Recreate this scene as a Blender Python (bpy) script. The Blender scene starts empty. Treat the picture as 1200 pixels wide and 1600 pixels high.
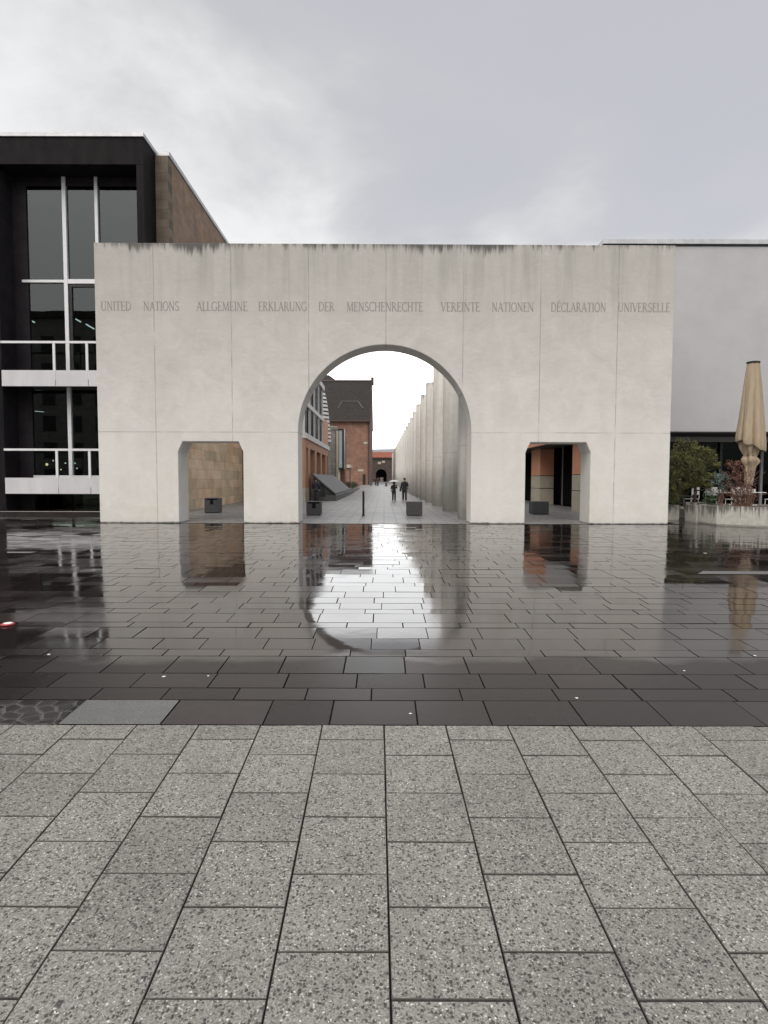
import bpy, bmesh, math, random
from mathutils import Vector, Matrix
R = math.radians
random.seed(11)
scene = bpy.context.scene
COL = scene.collection

# ------------------------------------------------------------------ camera
F_PX, W_PX, HORIZON = 920.0, 1200.0, 50.0
PITCH = math.atan(HORIZON / F_PX)
EYE = 1.6
cam_d = bpy.data.cameras.new('camera')
cam_d.sensor_fit = 'HORIZONTAL'
cam_d.sensor_width = 36
cam_d.lens = 36 * F_PX / W_PX
cam_d.clip_start = 0.05
cam_d.clip_end = 3000
cam = bpy.data.objects.new('camera', cam_d)
COL.objects.link(cam)
cam.location = (0, 0, EYE)
cam.rotation_euler = (math.pi / 2 - PITCH, 0, 0)
cam.rotation_euler = (Matrix.Rotation(math.pi / 2 - PITCH, 3, 'X') @ Matrix.Rotation(R(0.15), 3, 'Z')).to_euler()
scene.camera = cam


def at(px, py, Y):
    """metres (x, z) on the plane at distance Y of a point measured on the photograph"""
    u, v = px - 600, py - 800
    d = (u, F_PX * math.cos(PITCH) - v * math.sin(PITCH), -F_PX * math.sin(PITCH) - v * math.cos(PITCH))
    t = Y / d[1]
    return d[0] * t, EYE + d[2] * t


def gz(y):
    """height of the plaza: it falls gently towards the viewer, then lies flat at the gateway"""
    S, a, b, p = .046, 4.4, 14., .85
    if y >= b: return 0.
    edge = -S * (b - a) / (p + 1)
    if y >= a: return edge * ((b - y) / (b - a)) ** (p + 1)
    return edge - S * (a - max(y, -4))


def lz(y):
    return max(0., y - 60) * .0075


def lane(x, y):
    return x - .0047 * (y - 21.6)


# ------------------------------------------------------------------ mesh helpers
ORG = {}


class MB:
    def __init__(s):
        s.v, s.f, s.m, s.mi, s.tint, s.ct = [], [], [], 0, [], 0.5

    def add(s, vs, fs):
        b = len(s.v)
        s.v += [tuple(p) for p in vs]
        for f in fs:
            s.f.append([b + i for i in f])
            s.m.append(s.mi)
            s.tint.append(s.ct)
        return s

    def box(s, x0, x1, y0, y1, z0, z1):
        return s.add([(x0, y0, z0), (x1, y0, z0), (x1, y1, z0), (x0, y1, z0), (x0, y0, z1), (x1, y0, z1), (x1, y1, z1), (x0, y1, z1)],
                     [(0, 3, 2, 1), (4, 5, 6, 7), (0, 1, 5, 4), (1, 2, 6, 5), (2, 3, 7, 6), (3, 0, 4, 7)])

    def hexa(s, b, t):
        """a block from four bottom and four top corners"""
        return s.add(list(b) + list(t), [(0, 3, 2, 1), (4, 5, 6, 7), (0, 1, 5, 4), (1, 2, 6, 5), (2, 3, 7, 6), (3, 0, 4, 7)])

    def prism(s, poly, a, b, axis='y'):
        n = len(poly)
        def P(p, c):
            return {'y': (p[0], c, p[1]), 'x': (c, p[0], p[1]), 'z': (p[0], p[1], c)}[axis]
        vs = [P(p, a) for p in poly] + [P(p, b) for p in poly]
        fs = [tuple(range(n)), tuple(range(2 * n - 1, n - 1, -1))]
        fs += [((i + 1) % n, i, n + i, n + (i + 1) % n) for i in range(n)]
        return s.add(vs, fs)

    def lathe(s, prof, cx=0, cy=0, n=20, fold=0, ph=0, k=8):
        vs, fs = [], []
        for r, z in prof:
            for i in range(n):
                a = 2 * math.pi * i / n
                rr = r * (1 + fold * math.cos(k * a + ph))
                vs.append((cx + rr * math.cos(a), cy + rr * math.sin(a), z))
        m = len(prof)
        for j in range(m - 1):
            for i in range(n):
                fs.append((j * n + i, j * n + (i + 1) % n, (j + 1) * n + (i + 1) % n, (j + 1) * n + i))
        fs.append(tuple(range(n - 1, -1, -1)))
        fs.append(tuple((m - 1) * n + i for i in range(n)))
        return s.add(vs, fs)

    def tube(s, pts, rads, n=6):
        pts = [Vector(p) for p in pts]
        if not isinstance(rads, (list, tuple)): rads = [rads] * len(pts)
        vs, fs = [], []
        for i, p in enumerate(pts):
            d = (pts[min(i + 1, len(pts) - 1)] - pts[max(i - 1, 0)]).normalized()
            u = d.orthogonal().normalized() if abs(d.z) > .9 else d.cross(Vector((0, 0, 1))).normalized()
            if abs(d.z) > .9: u = (Vector((1, 0, 0)) - d * d.x).normalized()
            w = d.cross(u)
            for k in range(n):
                a = 2 * math.pi * k / n
                vs.append(p + (u * math.cos(a) + w * math.sin(a)) * rads[i])
        for i in range(len(pts) - 1):
            for k in range(n):
                fs.append((i * n + k, i * n + (k + 1) % n, (i + 1) * n + (k + 1) % n, (i + 1) * n + k))
        fs.append(tuple(range(n - 1, -1, -1)))
        fs.append(tuple((len(pts) - 1) * n + i for i in range(n)))
        return s.add(vs, fs)

    def ball(s, c, r, seg=12, rings=8):
        rx, ry, rz = r if isinstance(r, (tuple, list)) else (r, r, r)
        prof = []
        vs, fs = [], []
        for j in range(rings + 1):
            t = -math.pi / 2 + math.pi * (j + .02) / (rings + .04)
            for i in range(seg):
                a = 2 * math.pi * i / seg
                vs.append((c[0] + rx * math.cos(t) * math.cos(a), c[1] + ry * math.cos(t) * math.sin(a), c[2] + rz * math.sin(t)))
        for j in range(rings):
            for i in range(seg):
                fs.append((j * seg + i, j * seg + (i + 1) % seg, (j + 1) * seg + (i + 1) % seg, (j + 1) * seg + i))
        fs.append(tuple(range(seg - 1, -1, -1)))
        fs.append(tuple(rings * seg + i for i in range(seg)))
        return s.add(vs, fs)

    def build(s, name, mats, parent=None, org=None, smooth=False, bevel=0):
        o3 = ORG[parent.name] if parent else Vector(org or (0, 0, 0))
        me = bpy.data.meshes.new(name)
        me.from_pydata([(p[0] - o3.x, p[1] - o3.y, p[2] - o3.z) for p in s.v], [], s.f)
        if not isinstance(mats, (list, tuple)): mats = [mats]
        for m in mats: me.materials.append(m)
        me.polygons.foreach_set('material_index', s.m)
        at_ = me.attributes.new('tint', 'FLOAT', 'FACE')
        at_.data.foreach_set('value', s.tint)
        if smooth: me.polygons.foreach_set('use_smooth', [True] * len(me.polygons))
        me.update()
        o = bpy.data.objects.new(name, me)
        COL.objects.link(o)
        if parent: o.parent = parent
        else: o.location = o3
        ORG[o.name] = o3
        if bevel:
            b = o.modifiers.new('bevel', 'BEVEL'); b.width = bevel; b.segments = 2
            b.limit_method = 'ANGLE'; b.angle_limit = R(35)
        return o


def tag(o, label=None, cat=None, group=None, kind=None):
    if label: o['label'] = label
    if cat: o['category'] = cat
    if group: o['group'] = group
    if kind: o['kind'] = kind
    return o


def thing(name, label, cat, loc, group=None):
    o = bpy.data.objects.new(name, None)
    o.empty_display_size = .2
    COL.objects.link(o)
    o.location = loc
    ORG[o.name] = Vector(loc)
    return tag(o, label, cat, group)


def copy_tree(o, loc, parent=None, rz=None):
    c = o.copy()
    COL.objects.link(c)
    if parent: c.parent = parent
    else:
        c.location = loc
        if rz is not None: c.rotation_euler.z = rz
    ORG[c.name] = Vector(loc)
    for ch in [x for x in bpy.data.objects if x.parent == o]:
        copy_tree(ch, loc, c)
    return c


# ------------------------------------------------------------------ materials
class MT:
    def __init__(s, name):
        s.m = bpy.data.materials.new(name)
        s.m.use_nodes = True
        s.nt = s.m.node_tree
        s.b = s.nt.nodes['Principled BSDF']
        s.out = s.nt.nodes['Material Output']
        s.tc = s.nt.nodes.new('ShaderNodeTexCoord')

    def n(s, t, **kw):
        nd = s.nt.nodes.new('ShaderNode' + t)
        for k, v in kw.items():
            if k.startswith('i_'):
                nd.inputs[k[2:].replace('_', ' ')].default_value = v
            else: setattr(nd, k, v)
        return nd

    def l(s, a, b): s.nt.links.new(a, b)

    def math(s, op, a, b=None, c=None, clamp=False):
        nd = s.n('Math', operation=op, use_clamp=clamp)
        for i, x in enumerate((a, b, c)):
            if x is None: continue
            if isinstance(x, (int, float)): nd.inputs[i].default_value = x
            else: s.l(x, nd.inputs[i])
        return nd.outputs[0]

    def mapping(s, scale=(1, 1, 1), src='Object', loc=(0, 0, 0), rot=(0, 0, 0)):
        mp = s.n('Mapping')
        mp.inputs['Scale'].default_value = scale
        mp.inputs['Location'].default_value = loc
        mp.inputs['Rotation'].default_value = rot
        s.l(s.tc.outputs[src], mp.inputs['Vector'])
        return mp.outputs[0]

    def noise(s, scale=5, detail=5, rough=.55, vec=None, dist=0):
        nd = s.n('TexNoise')
        nd.inputs['Scale'].default_value = scale
        nd.inputs['Detail'].default_value = detail
        nd.inputs['Roughness'].default_value = rough
        nd.inputs['Distortion'].default_value = dist
        s.l(vec if vec is not None else s.tc.outputs['Object'], nd.inputs['Vector'])
        return nd.outputs['Fac']

    def ramp(s, fac, stops, interp='LINEAR'):
        nd = s.n('ValToRGB')
        nd.color_ramp.interpolation = interp
        el = nd.color_ramp.elements
        while len(el) < len(stops): el.new(.5)
        for e, (p, c) in zip(el, stops):
            e.position = p
            e.color = (*c, 1) if isinstance(c, (tuple, list)) else (c, c, c, 1)
        s.l(fac, nd.inputs[0])
        return nd.outputs[0]

    def mix(s, fac, a, b, mode='MIX'):
        nd = s.n('Mix', data_type='RGBA', blend_type=mode)
        for i, x in ((0, fac), (6, a), (7, b)):
            if isinstance(x, (int, float)): nd.inputs[i].default_value = x
            elif isinstance(x, (tuple, list)): nd.inputs[i].default_value = (*x, 1)
            else: s.l(x, nd.inputs[i])
        return nd.outputs[2]

    def sep(s, vec):
        nd = s.n('SeparateXYZ'); s.l(vec, nd.inputs[0]); return nd.outputs

    def sstep(s, x, a, b):
        nd = s.n('MapRange', interpolation_type='SMOOTHSTEP')
        nd.inputs['From Min'].default_value = a; nd.inputs['From Max'].default_value = b
        s.l(x, nd.inputs[0]); return nd.outputs[0]

    def col(s, c):
        if isinstance(c, (tuple, list)): s.b.inputs['Base Color'].default_value = (*c, 1)
        else: s.l(c, s.b.inputs['Base Color'])

    def set(s, rough=None, metal=None, ior=None):
        if rough is not None:
            if isinstance(rough, (int, float)): s.b.inputs['Roughness'].default_value = rough
            else: s.l(rough, s.b.inputs['Roughness'])
        if metal is not None: s.b.inputs['Metallic'].default_value = metal
        if ior is not None: s.b.inputs['IOR'].default_value = ior

    def bump(s, h, strength=.3, dist=.02):
        nd = s.n('Bump')
        nd.inputs['Strength'].default_value = strength
        nd.inputs['Distance'].default_value = dist
        s.l(h, nd.inputs['Height'])
        s.l(nd.outputs[0], s.b.inputs['Normal'])


def simple(name, c1, c2, scale=6, rough=.6, bump=.15, metal=0, stretch=(1, 1, 1), dist=.01, ior=None):
    t = MT(name)
    v = t.mapping(stretch)
    n = t.noise(scale, 6, .6, v)
    t.col(t.ramp(n, [(.3, c1), (.7, c2)]))
    t.set(rough, metal, ior)
    if bump: t.bump(n, bump, dist)
    return t.m


def mat_gate():
    t = MT('cast_concrete')
    s = t.sep(t.tc.outputs['Object'])
    x, z = s[0], s[2]
    n1 = t.noise(.55, 4, .6)
    n2 = t.noise(7, 6, .65, t.mapping((.5, 1, 1.6)))
    n3 = t.noise(1, 4, .6, t.mapping((2.2, 1, .25)))
    c = t.ramp(n1, [(.3, (.545, .528, .492)), (.7, (.62, .604, .566))])
    c = t.mix(.30, c, t.ramp(n2, [(.3, .40), (.75, .66)]), 'OVERLAY')
    c = t.mix(.28, c, t.ramp(n3, [(.35, .42), (.65, .60)]), 'OVERLAY')
    bl = t.noise(.9, 7, .68, t.mapping((1, 1, 1.3), loc=(4, 0, 7)), 1.2)
    c = t.mix(.60, c, t.ramp(bl, [(.35, .41), (.65, .58)]), 'OVERLAY')
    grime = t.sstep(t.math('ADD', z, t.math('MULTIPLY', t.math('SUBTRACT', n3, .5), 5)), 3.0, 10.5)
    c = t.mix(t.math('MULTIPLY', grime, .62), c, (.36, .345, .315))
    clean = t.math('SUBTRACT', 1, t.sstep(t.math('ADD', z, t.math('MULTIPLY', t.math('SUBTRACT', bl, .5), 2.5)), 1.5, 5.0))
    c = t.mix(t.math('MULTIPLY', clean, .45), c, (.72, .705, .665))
    sc = t.noise(4.5, 8, .75, t.mapping((.7, 1, 1.2), loc=(8, 0, 1)), 2.0)
    c = t.mix(t.math('MULTIPLY', t.sstep(sc, .58, .68), .45), c, (.70, .685, .65))
    c = t.mix(t.math('MULTIPLY', t.sstep(t.math('SUBTRACT', 1, sc), .60, .72), .42), c, (.36, .345, .32))
    # light scuffs and lime bloom in the lower panels
    low = t.math('SUBTRACT', 1, t.sstep(z, .4, 3.4))
    nl = t.noise(3.2, 8, .7, dist=.8)
    c = t.mix(t.math('MULTIPLY', t.sstep(nl, .52, .66), t.math('MULTIPLY', low, .65)), c, (.70, .695, .65))
    c = t.mix(t.math('MULTIPLY', t.sstep(t.noise(1.1, 5, .6), .45, .7), t.math('MULTIPLY', low, .3)), c, (.52, .50, .38))
    # green streaks below the top
    ng = t.noise(1, 5, .6, t.mapping((1.6, 1, .12), loc=(3, 0, 0)))
    up = t.sstep(z, 7.0, 9.8)
    c = t.mix(t.math('MULTIPLY', t.sstep(ng, .42, .72), t.math('MULTIPLY', up, .60)), c, (.30, .295, .25))
    ng2 = t.noise(1, 4, .6, t.mapping((5, 1, .16), loc=(13, 0, 3)))
    c = t.mix(t.math('MULTIPLY', t.sstep(ng2, .52, .75), t.math('MULTIPLY', t.sstep(z, 5.5, 9.6), .45)), c, (.30, .29, .265))
    # rain stains running from the coping
    nd = t.noise(1, 5, .62, t.mapping((5.5, 1, .55), loc=(9, 0, 2)))
    nd2 = t.noise(1, 4, .6, t.mapping((16, 1, 1.3), loc=(1, 0, 5)))
    hh = t.math('MULTIPLY', t.math('SUBTRACT', z, 10.06), .55)
    nlow = t.noise(.55, 3, .5, t.mapping((1, 1, .1), loc=(2, 0, 0)))
    d = t.math('ADD', t.math('ADD', t.math('MULTIPLY', nd, .6), t.math('MULTIPLY', nd2, .28)), t.math('ADD', hh, t.math('MULTIPLY', t.math('SUBTRACT', nlow, .33), .5)))
    c = t.mix(t.math('MULTIPLY', t.sstep(d, .38, .58), .92), c, (.075, .073, .068))
    # soiling at the foot
    foot = t.math('ADD', t.math('MULTIPLY', z, -5), t.math('MULTIPLY', n2, .9))
    c = t.mix(t.sstep(foot, .1, .45), c, (.16, .155, .14))
    # shuttering joints
    mod = t.math('SUBTRACT', t.math('PINGPONG', t.math('ADD', x, 27.85), 1.395), 0)
    jv = t.math('LESS_THAN', mod, .016)
    jh = t.math('LESS_THAN', t.math('ABSOLUTE', t.math('SUBTRACT', z, 3.33)), .014)
    nj = t.sstep(t.noise(1.3, 3, .5), .3, .6)
    j = t.math('MULTIPLY', t.math('MAXIMUM', jv, jh), t.math('ADD', t.math('MULTIPLY', nj, .52), .10))
    c = t.mix(j, c, (.22, .21, .19))
    t.col(c)
    t.set(.8)
    h = t.math('SUBTRACT', t.math('ADD', t.math('MULTIPLY', n2, .5), t.math('MULTIPLY', sc, .5)), t.math('MULTIPLY', j, .8))
    t.bump(h, .30, .012)
    return t.m


def mat_pillar():
    t = MT('pillar_concrete')
    s = t.sep(t.tc.outputs['Object'])
    n2 = t.noise(5, 6, .65, t.mapping((1, 1, .7)))
    n3 = t.noise(1, 4, .6, t.mapping((4, 4, .2)))
    c = t.ramp(n2, [(.3, (.53, .515, .475)), (.7, (.63, .615, .57))])
    c = t.mix(.5, c, t.ramp(n3, [(.35, .36), (.65, .60)]), 'OVERLAY')
    d = t.math('ADD', t.noise(1, 4, .6, t.mapping((7, 7, .5))), t.math('MULTIPLY', t.math('SUBTRACT', s[2], 8.5), .45))
    c = t.mix(t.math('MULTIPLY', t.sstep(d, .35, .6), .8), c, (.11, .11, .10))
    j = t.math('LESS_THAN', t.math('ABSOLUTE', t.math('SUBTRACT', s[2], 3.0)), .012)
    c = t.mix(t.math('MULTIPLY', j, .45), c, (.24, .23, .2))
    t.col(c); t.set(.8); t.bump(n2, .3, .01)
    return t.m


def mat_wet():
    t = MT('wet_stone')
    at_ = t.n('Attribute', attribute_name='tint')
    P = t.n('NewGeometry').outputs['Position']
    s = t.sep(P)
    tint = at_.outputs['Fac']
    n1 = t.noise(.45, 4, .6, P)
    n2 = t.noise(14, 6, .65, P)
    n3 = t.noise(90, 4, .6, P)
    c = t.ramp(tint, [(0, (.012, .0092, .0083)), (.5, (.021, .0165, .0148)), (1, (.036, .029, .0262))])
    c = t.mix(.5, c, t.ramp(n2, [(.3, .3), (.7, .68)]), 'OVERLAY')
    t.col(c)
    dry = t.math('SUBTRACT', 1, t.sstep(t.math('ADD', s[1], t.math('MULTIPLY', n1, 1.2)), 6.28, 6.5))
    film = t.sstep(t.math('ADD', n1, t.math('MULTIPLY', tint, .22)), .45, .72)
    r = t.math('ADD', t.math('MULTIPLY', film, .095), .03)
    r = t.math('ADD', r, t.math('MULTIPLY', dry, .22))
    t.set(r, 0)
    t.l(t.math('SUBTRACT', 2.6, t.math('MULTIPLY', dry, 1.12)), t.b.inputs['IOR'])
    film2 = t.math('ADD', t.math('MULTIPLY', dry, .8), t.math('MULTIPLY', film, .25))
    ripple = t.noise(3.0, 2, .5, P)
    h = t.math('ADD', t.math('MULTIPLY', n3, t.math('MULTIPLY', film2, .30)), t.math('ADD', t.math('MULTIPLY', ripple, .6), t.math('MULTIPLY', n2, t.math('MULTIPLY', film2, .45))))
    t.bump(h, .10, .012)
    return t.m


def mat_aggregate():
    t = MT('exposed_aggregate')
    at_ = t.n('Attribute', attribute_name='tint')
    tint = at_.outputs['Fac']
    P = t.n('NewGeometry').outputs['Position']
    wn = t.n('TexNoise'); wn.inputs['Scale'].default_value = 90; wn.inputs['Detail'].default_value = 2
    t.l(P, wn.inputs['Vector'])
    va = t.n('VectorMath', operation='MULTIPLY_ADD'); va.inputs[1].default_value = (.016, .016, .016)
    t.l(wn.outputs['Color'], va.inputs[0]); t.l(P, va.inputs[2])
    v = t.n('TexVoronoi'); v.inputs['Scale'].default_value = 74
    t.l(va.outputs[0], v.inputs['Vector'])
    cs = t.n('SeparateColor'); t.l(v.outputs['Color'], cs.inputs[0])
    v2 = t.n('TexVoronoi'); v2.inputs['Scale'].default_value = 150
    t.l(P, v2.inputs['Vector'])
    cs2 = t.n('SeparateColor'); t.l(v2.outputs['Color'], cs2.inputs[0])
    big = t.noise(2.1, 4, .6, P)
    patch = t.noise(9, 5, .6, P)
    c = t.ramp(cs2.outputs[0], [(0, (.135, .131, .115)), (.35, (.205, .199, .176)), (.75, (.265, .258, .231)), (.95, (.295, .288, .259)), (.98, (.50, .485, .45))])
    sel = t.math('ADD', cs.outputs[0], t.math('MULTIPLY', t.math('SUBTRACT', patch, .5), .55))
    dark = t.math('MULTIPLY', t.math('LESS_THAN', sel, .27), t.math('LESS_THAN', v.outputs['Distance'], .52))
    bn = t.noise(105, 3, .6, P)
    c = t.mix(t.math('MULTIPLY', t.sstep(bn, .55, .64), .75), c, (.075, .071, .063))
    c = t.mix(t.math('MULTIPLY', dark, .9), c, t.ramp(cs.outputs[1], [(0, (.022, .022, .020)), (1, (.07, .067, .06))]))
    lite = t.math('MULTIPLY', t.math('GREATER_THAN', cs.outputs[2], .972), t.math('LESS_THAN', v.outputs['Distance'], .33))
    c = t.mix(t.math('MULTIPLY', lite, .8), c, (.70, .69, .66))
    c = t.mix(1, c, t.ramp(tint, [(0, .88), (.5, 1.0), (1, 1.08)]), 'MULTIPLY')
    c = t.mix(.3, c, t.ramp(big, [(.3, .38), (.7, .62)]), 'OVERLAY')
    gv = t.n('TexVoronoi'); gv.inputs['Scale'].default_value = 1.7
    t.l(P, gv.inputs['Vector'])
    gs = t.n('SeparateColor'); t.l(gv.outputs['Color'], gs.inputs[0])
    gum = t.math('MULTIPLY', t.math('LESS_THAN', t.math('ADD', gv.outputs['Distance'], t.math('MULTIPLY', big, .03)), .055), t.math('GREATER_THAN', gs.outputs[0], .62))
    c = t.mix(t.math('MULTIPLY', gum, .6), c, (.09, .085, .075))
    c = t.mix(t.math('MULTIPLY', t.sstep(t.noise(1.3, 6, .7, P, 1.0), .56, .68), .28), c, (.085, .08, .068))
    t.col(c)
    t.set(t.ramp(big, [(.35, .42), (.65, .62)]), 0, 1.45)
    h = t.math('SUBTRACT', t.math('MULTIPLY', cs2.outputs[1], .5), t.math('MULTIPLY', dark, .35))
    t.bump(h, .5, .004)
    return t.m


def mat_blocks(name, c1, c2, mortar, bw, bh, rough=.8, axis='y', msize=.012, extra=None, off=.5):
    """courses of masonry drawn in world metres: axis is the wall's normal"""
    t = MT(name)
    P = t.n('NewGeometry').outputs['Position']
    s = t.sep(P)
    cb = t.n('CombineXYZ')
    t.l(s[0] if axis == 'y' else s[1], cb.inputs[0])
    t.l(s[2] if axis != 'z' else s[1], cb.inputs[1])
    if axis == 'z': t.l(s[0], cb.inputs[0])
    br = t.n('TexBrick', offset=off)
    br.inputs['Scale'].default_value = 1
    br.inputs['Brick Width'].default_value = bw
    br.inputs['Row Height'].default_value = bh
    br.inputs['Mortar Size'].default_value = msize
    br.inputs['Mortar Smooth'].default_value = .2
    br.inputs['Color1'].default_value = (*c1, 1)
    br.inputs['Color2'].default_value = (*c2, 1)
    br.inputs['Mortar'].default_value = (*mortar, 1)
    t.l(cb.outputs[0], br.inputs['Vector'])
    n = t.noise(1.2 / bw, 5, .6, P)
    c = t.mix(.6, br.outputs['Color'], t.ramp(n, [(.3, .3), (.7, .68)]), 'OVERLAY')
    if extra:
        n2 = t.noise(.9 / bw, 4, .7, P, .6)
        c = t.mix(t.math('MULTIPLY', t.sstep(n2, .5, .68), .55), c, extra)
    t.col(c); t.set(rough)
    t.bump(t.math('ADD', t.math('MULTIPLY', br.outputs['Fac'], -1), t.math('MULTIPLY', n, .5)), .4, .02)
    return t.m


def mat_glass(name, tint=(.35, .40, .40), refl=.052, fk=.8):
    t = MT(name)
    tr = t.n('BsdfTransparent'); tr.inputs[0].default_value = (*tint, 1)
    gl = t.n('BsdfGlossy'); gl.inputs['Roughness'].default_value = .01
    gl.inputs['Color'].default_value = (.86, .93, .93, 1)
    fr = t.n('LayerWeight'); fr.inputs[0].default_value = .25
    mx = t.n('MixShader')
    t.l(t.math('ADD', t.math('MULTIPLY', fr.outputs['Fresnel'], fk), refl, clamp=True), mx.inputs[0])
    t.l(tr.outputs[0], mx.inputs[1]); t.l(gl.outputs[0], mx.inputs[2])
    nz = t.noise(.35, 2, .5)
    bp = t.n('Bump'); bp.inputs['Strength'].default_value = .02; bp.inputs['Distance'].default_value = .1
    t.l(nz, bp.inputs['Height']); t.l(bp.outputs[0], gl.inputs['Normal'])
    t.l(mx.outputs[0], t.out.inputs['Surface'])
    return t.m


def mat_emit(name, c, s):
    t = MT(name)
    t.col((.8, .8, .8))
    t.b.inputs['Emission Color'].default_value = (*c, 1)
    t.b.inputs['Emission Strength'].default_value = s
    return t.m


def mat_leaf(name, c1, c2, scale=3, rough=.55):
    t = MT(name)
    n = t.noise(scale, 3, .6)
    at_ = t.n('Attribute', attribute_name='tint')
    c = t.ramp(at_.outputs['Fac'], [(0, c1), (1, c2)])
    c = t.mix(.4, c, t.ramp(n, [(.3, .35), (.7, .65)]), 'OVERLAY')
    t.col(c); t.set(rough)
    return t.m


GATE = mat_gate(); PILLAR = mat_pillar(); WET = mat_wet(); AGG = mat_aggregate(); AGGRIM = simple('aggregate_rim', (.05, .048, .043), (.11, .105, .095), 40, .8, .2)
JOINT = simple('joint_grit', (.006, .0055, .005), (.016, .015, .014), 40, .8, .3, ior=1.2)
GROUND = simple('asphalt', (.04, .04, .038), (.065, .063, .06), 12, .5, .3)
GRANITE = None
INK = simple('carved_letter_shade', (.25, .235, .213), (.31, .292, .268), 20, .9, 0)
BLACK = simple('black_slate_cladding', (.006, .0055, .006), (.016, .014, .015), 2.5, .6, .1, 0, (1, 1, .4), .01, 1.18)
REVEAL = simple('dark_reveal_panel', (.016, .014, .017), (.028, .025, .028), 2, .6, .05, 0, (1, 1, 1), .01, 1.2)
WHITEMETAL = simple('white_painted_steel', (.66, .67, .68), (.74, .75, .76), 5, .4, .03)
GREYPANEL = simple('pale_grey_panel', (.52, .52, .53), (.62, .62, .63), 1.5, .45, .03, 0, (1, 1, .3))
COPING = simple('zinc_coping', (.42, .43, .44), (.56, .57, .58), 3, .4, .05, .3)
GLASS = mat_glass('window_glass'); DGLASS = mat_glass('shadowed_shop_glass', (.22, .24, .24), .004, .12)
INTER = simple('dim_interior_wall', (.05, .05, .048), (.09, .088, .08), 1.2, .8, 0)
GREENWALL = simple('olive_interior_wall', (.10, .10, .05), (.16, .15, .07), 1, .8, 0)
CURTAIN = simple('teal_curtain_cloth', (.05, .09, .11), (.08, .13, .15), 9, .9, .1, 0, (4, 4, .2))
TUBE = mat_emit('lit_fluorescent_tube', (.92, 1, .97), 3.2)
WARM = mat_emit('warm_lamp', (1, .72, .38), 5)
SAND = mat_blocks('tan_sandstone_masonry', (.27, .175, .12), (.21, .15, .105), (.17, .12, .085), .85, .42, .85, 'x', .010, (.36, .22, .12), .37)
SANDL = mat_blocks('lightened_patched_masonry', (.80, .60, .42), (.50, .42, .29), (.5, .40, .3), 1.15, .54, .85, 'x', .012, (.66, .38, .18), .37)  # lower wall's colour lightened to make up for dim light there
SANDF = mat_blocks('brown_sandstone_pier', (.15, .12, .09), (.19, .15, .115), (.10, .08, .06), .7, .42, .85, 'y', .010)
RENDER = simple('white_wall_plaster', (.405, .408, .412), (.455, .458, .462), .9, .75, .08, 0, (1, 1, 1), .02)
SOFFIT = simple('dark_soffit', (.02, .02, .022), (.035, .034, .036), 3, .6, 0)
BEAM = simple('grey_track_beam', (.20, .20, .205), (.26, .26, .265), 3, .5, 0)
DARK = simple('dark_anodised_metal', (.015, .015, .016), (.03, .03, .032), 5, .4, .05, .4)
ORANGE = simple('orange_render', (.40, .215, .13), (.47, .265, .165), 1.6, .8, .1)
ORANGE2 = simple('red_orange_cladding', (.50, .225, .125), (.58, .27, .155), 1.6, .7, .05)
BEIGE = simple('beige_stone_base', (.36, .33, .25), (.46, .42, .33), 2, .75, .1)
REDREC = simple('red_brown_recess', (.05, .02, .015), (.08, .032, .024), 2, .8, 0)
WTRIM = simple('white_stone_trim', (.58, .57, .55), (.68, .67, .65), 4, .7, .05)
CHURCH = mat_blocks('orange_brown_ashlar', (.235, .125, .085), (.19, .104, .074), (.16, .095, .07), 1.5, .62, .85, 'y', .03, (.275, .17, .12))
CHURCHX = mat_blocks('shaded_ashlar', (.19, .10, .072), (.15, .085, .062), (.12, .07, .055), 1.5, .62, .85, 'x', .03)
SLATE = mat_blocks('brown_black_roof_tiles', (.020, .0165, .0145), (.030, .025, .022), (.013, .011, .010), .6, .35, .95, 'y', .03)
REDTILE = simple('red_roof_tiles', (.20, .062, .038), (.28, .09, .055), 1.4, .8, .3)
DSTONE = mat_blocks('dark_sandstone', (.06, .046, .04), (.085, .065, .055), (.04, .03, .028), .9, .45, .9, 'y', .03)
GSTONE = mat_blocks('grey_sandstone', (.27, .25, .22), (.21, .195, .175), (.16, .15, .13), .8, .4, .85, 'y', .02)
CONCBLK = simple('dark_basalt_block', (.050, .050, .052), (.085, .085, .088), 22, .6, .3)
LANEM = mat_blocks('lane_paving', (.25, .247, .24), (.18, .179, .176), (.07, .068, .066), .95, .55, .42, 'z', .035)
PLANTC = None
FABRIC = simple('tan_parasol_cloth', (.31, .245, .17), (.39, .315, .22), 4, .85, .2, 0, (2, 2, .5))
BARK = simple('bark', (.05, .038, .028), (.09, .07, .05), 12, .9, .5, 0, (1, 1, .3))
PINE = mat_leaf('pine_needles', (.024, .032, .011), (.19, .19, .05))
RUST = mat_leaf('red_brown_leaves', (.09, .045, .032), (.23, .095, .06))
STEM = mat_leaf('red_brown_stems', (.10, .05, .035), (.20, .10, .07))
BLUEG = mat_leaf('blue_green_leaves', (.05, .085, .075), (.15, .20, .18))
GREEN = mat_leaf('green_leaves', (.025, .05, .018), (.07, .12, .04))
DRYB = mat_leaf('dry_shrub_leaves', (.06, .05, .03), (.16, .12, .08))
SKIN = simple('skin', (.42, .26, .19), (.50, .32, .24), 12, .5, .02)
BLKCL = simple('black_coat_cloth', (.010, .010, .012), (.018, .018, .022), 30, .85, .2)
NAVYCL = simple('dark_navy_coat_cloth', (.014, .016, .026), (.022, .025, .04), 30, .85, .2)
JEAN = simple('dark_trouser_cloth', (.016, .018, .024), (.03, .033, .042), 30, .85, .2)
BROWNCL = simple('dark_red_coat_cloth', (.05, .016, .016), (.08, .026, .024), 30, .85, .2)
HAIR = simple('dark_hair', (.012, .009, .007), (.03, .022, .016), 30, .5, .2, 0, (1, 1, .2))
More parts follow.
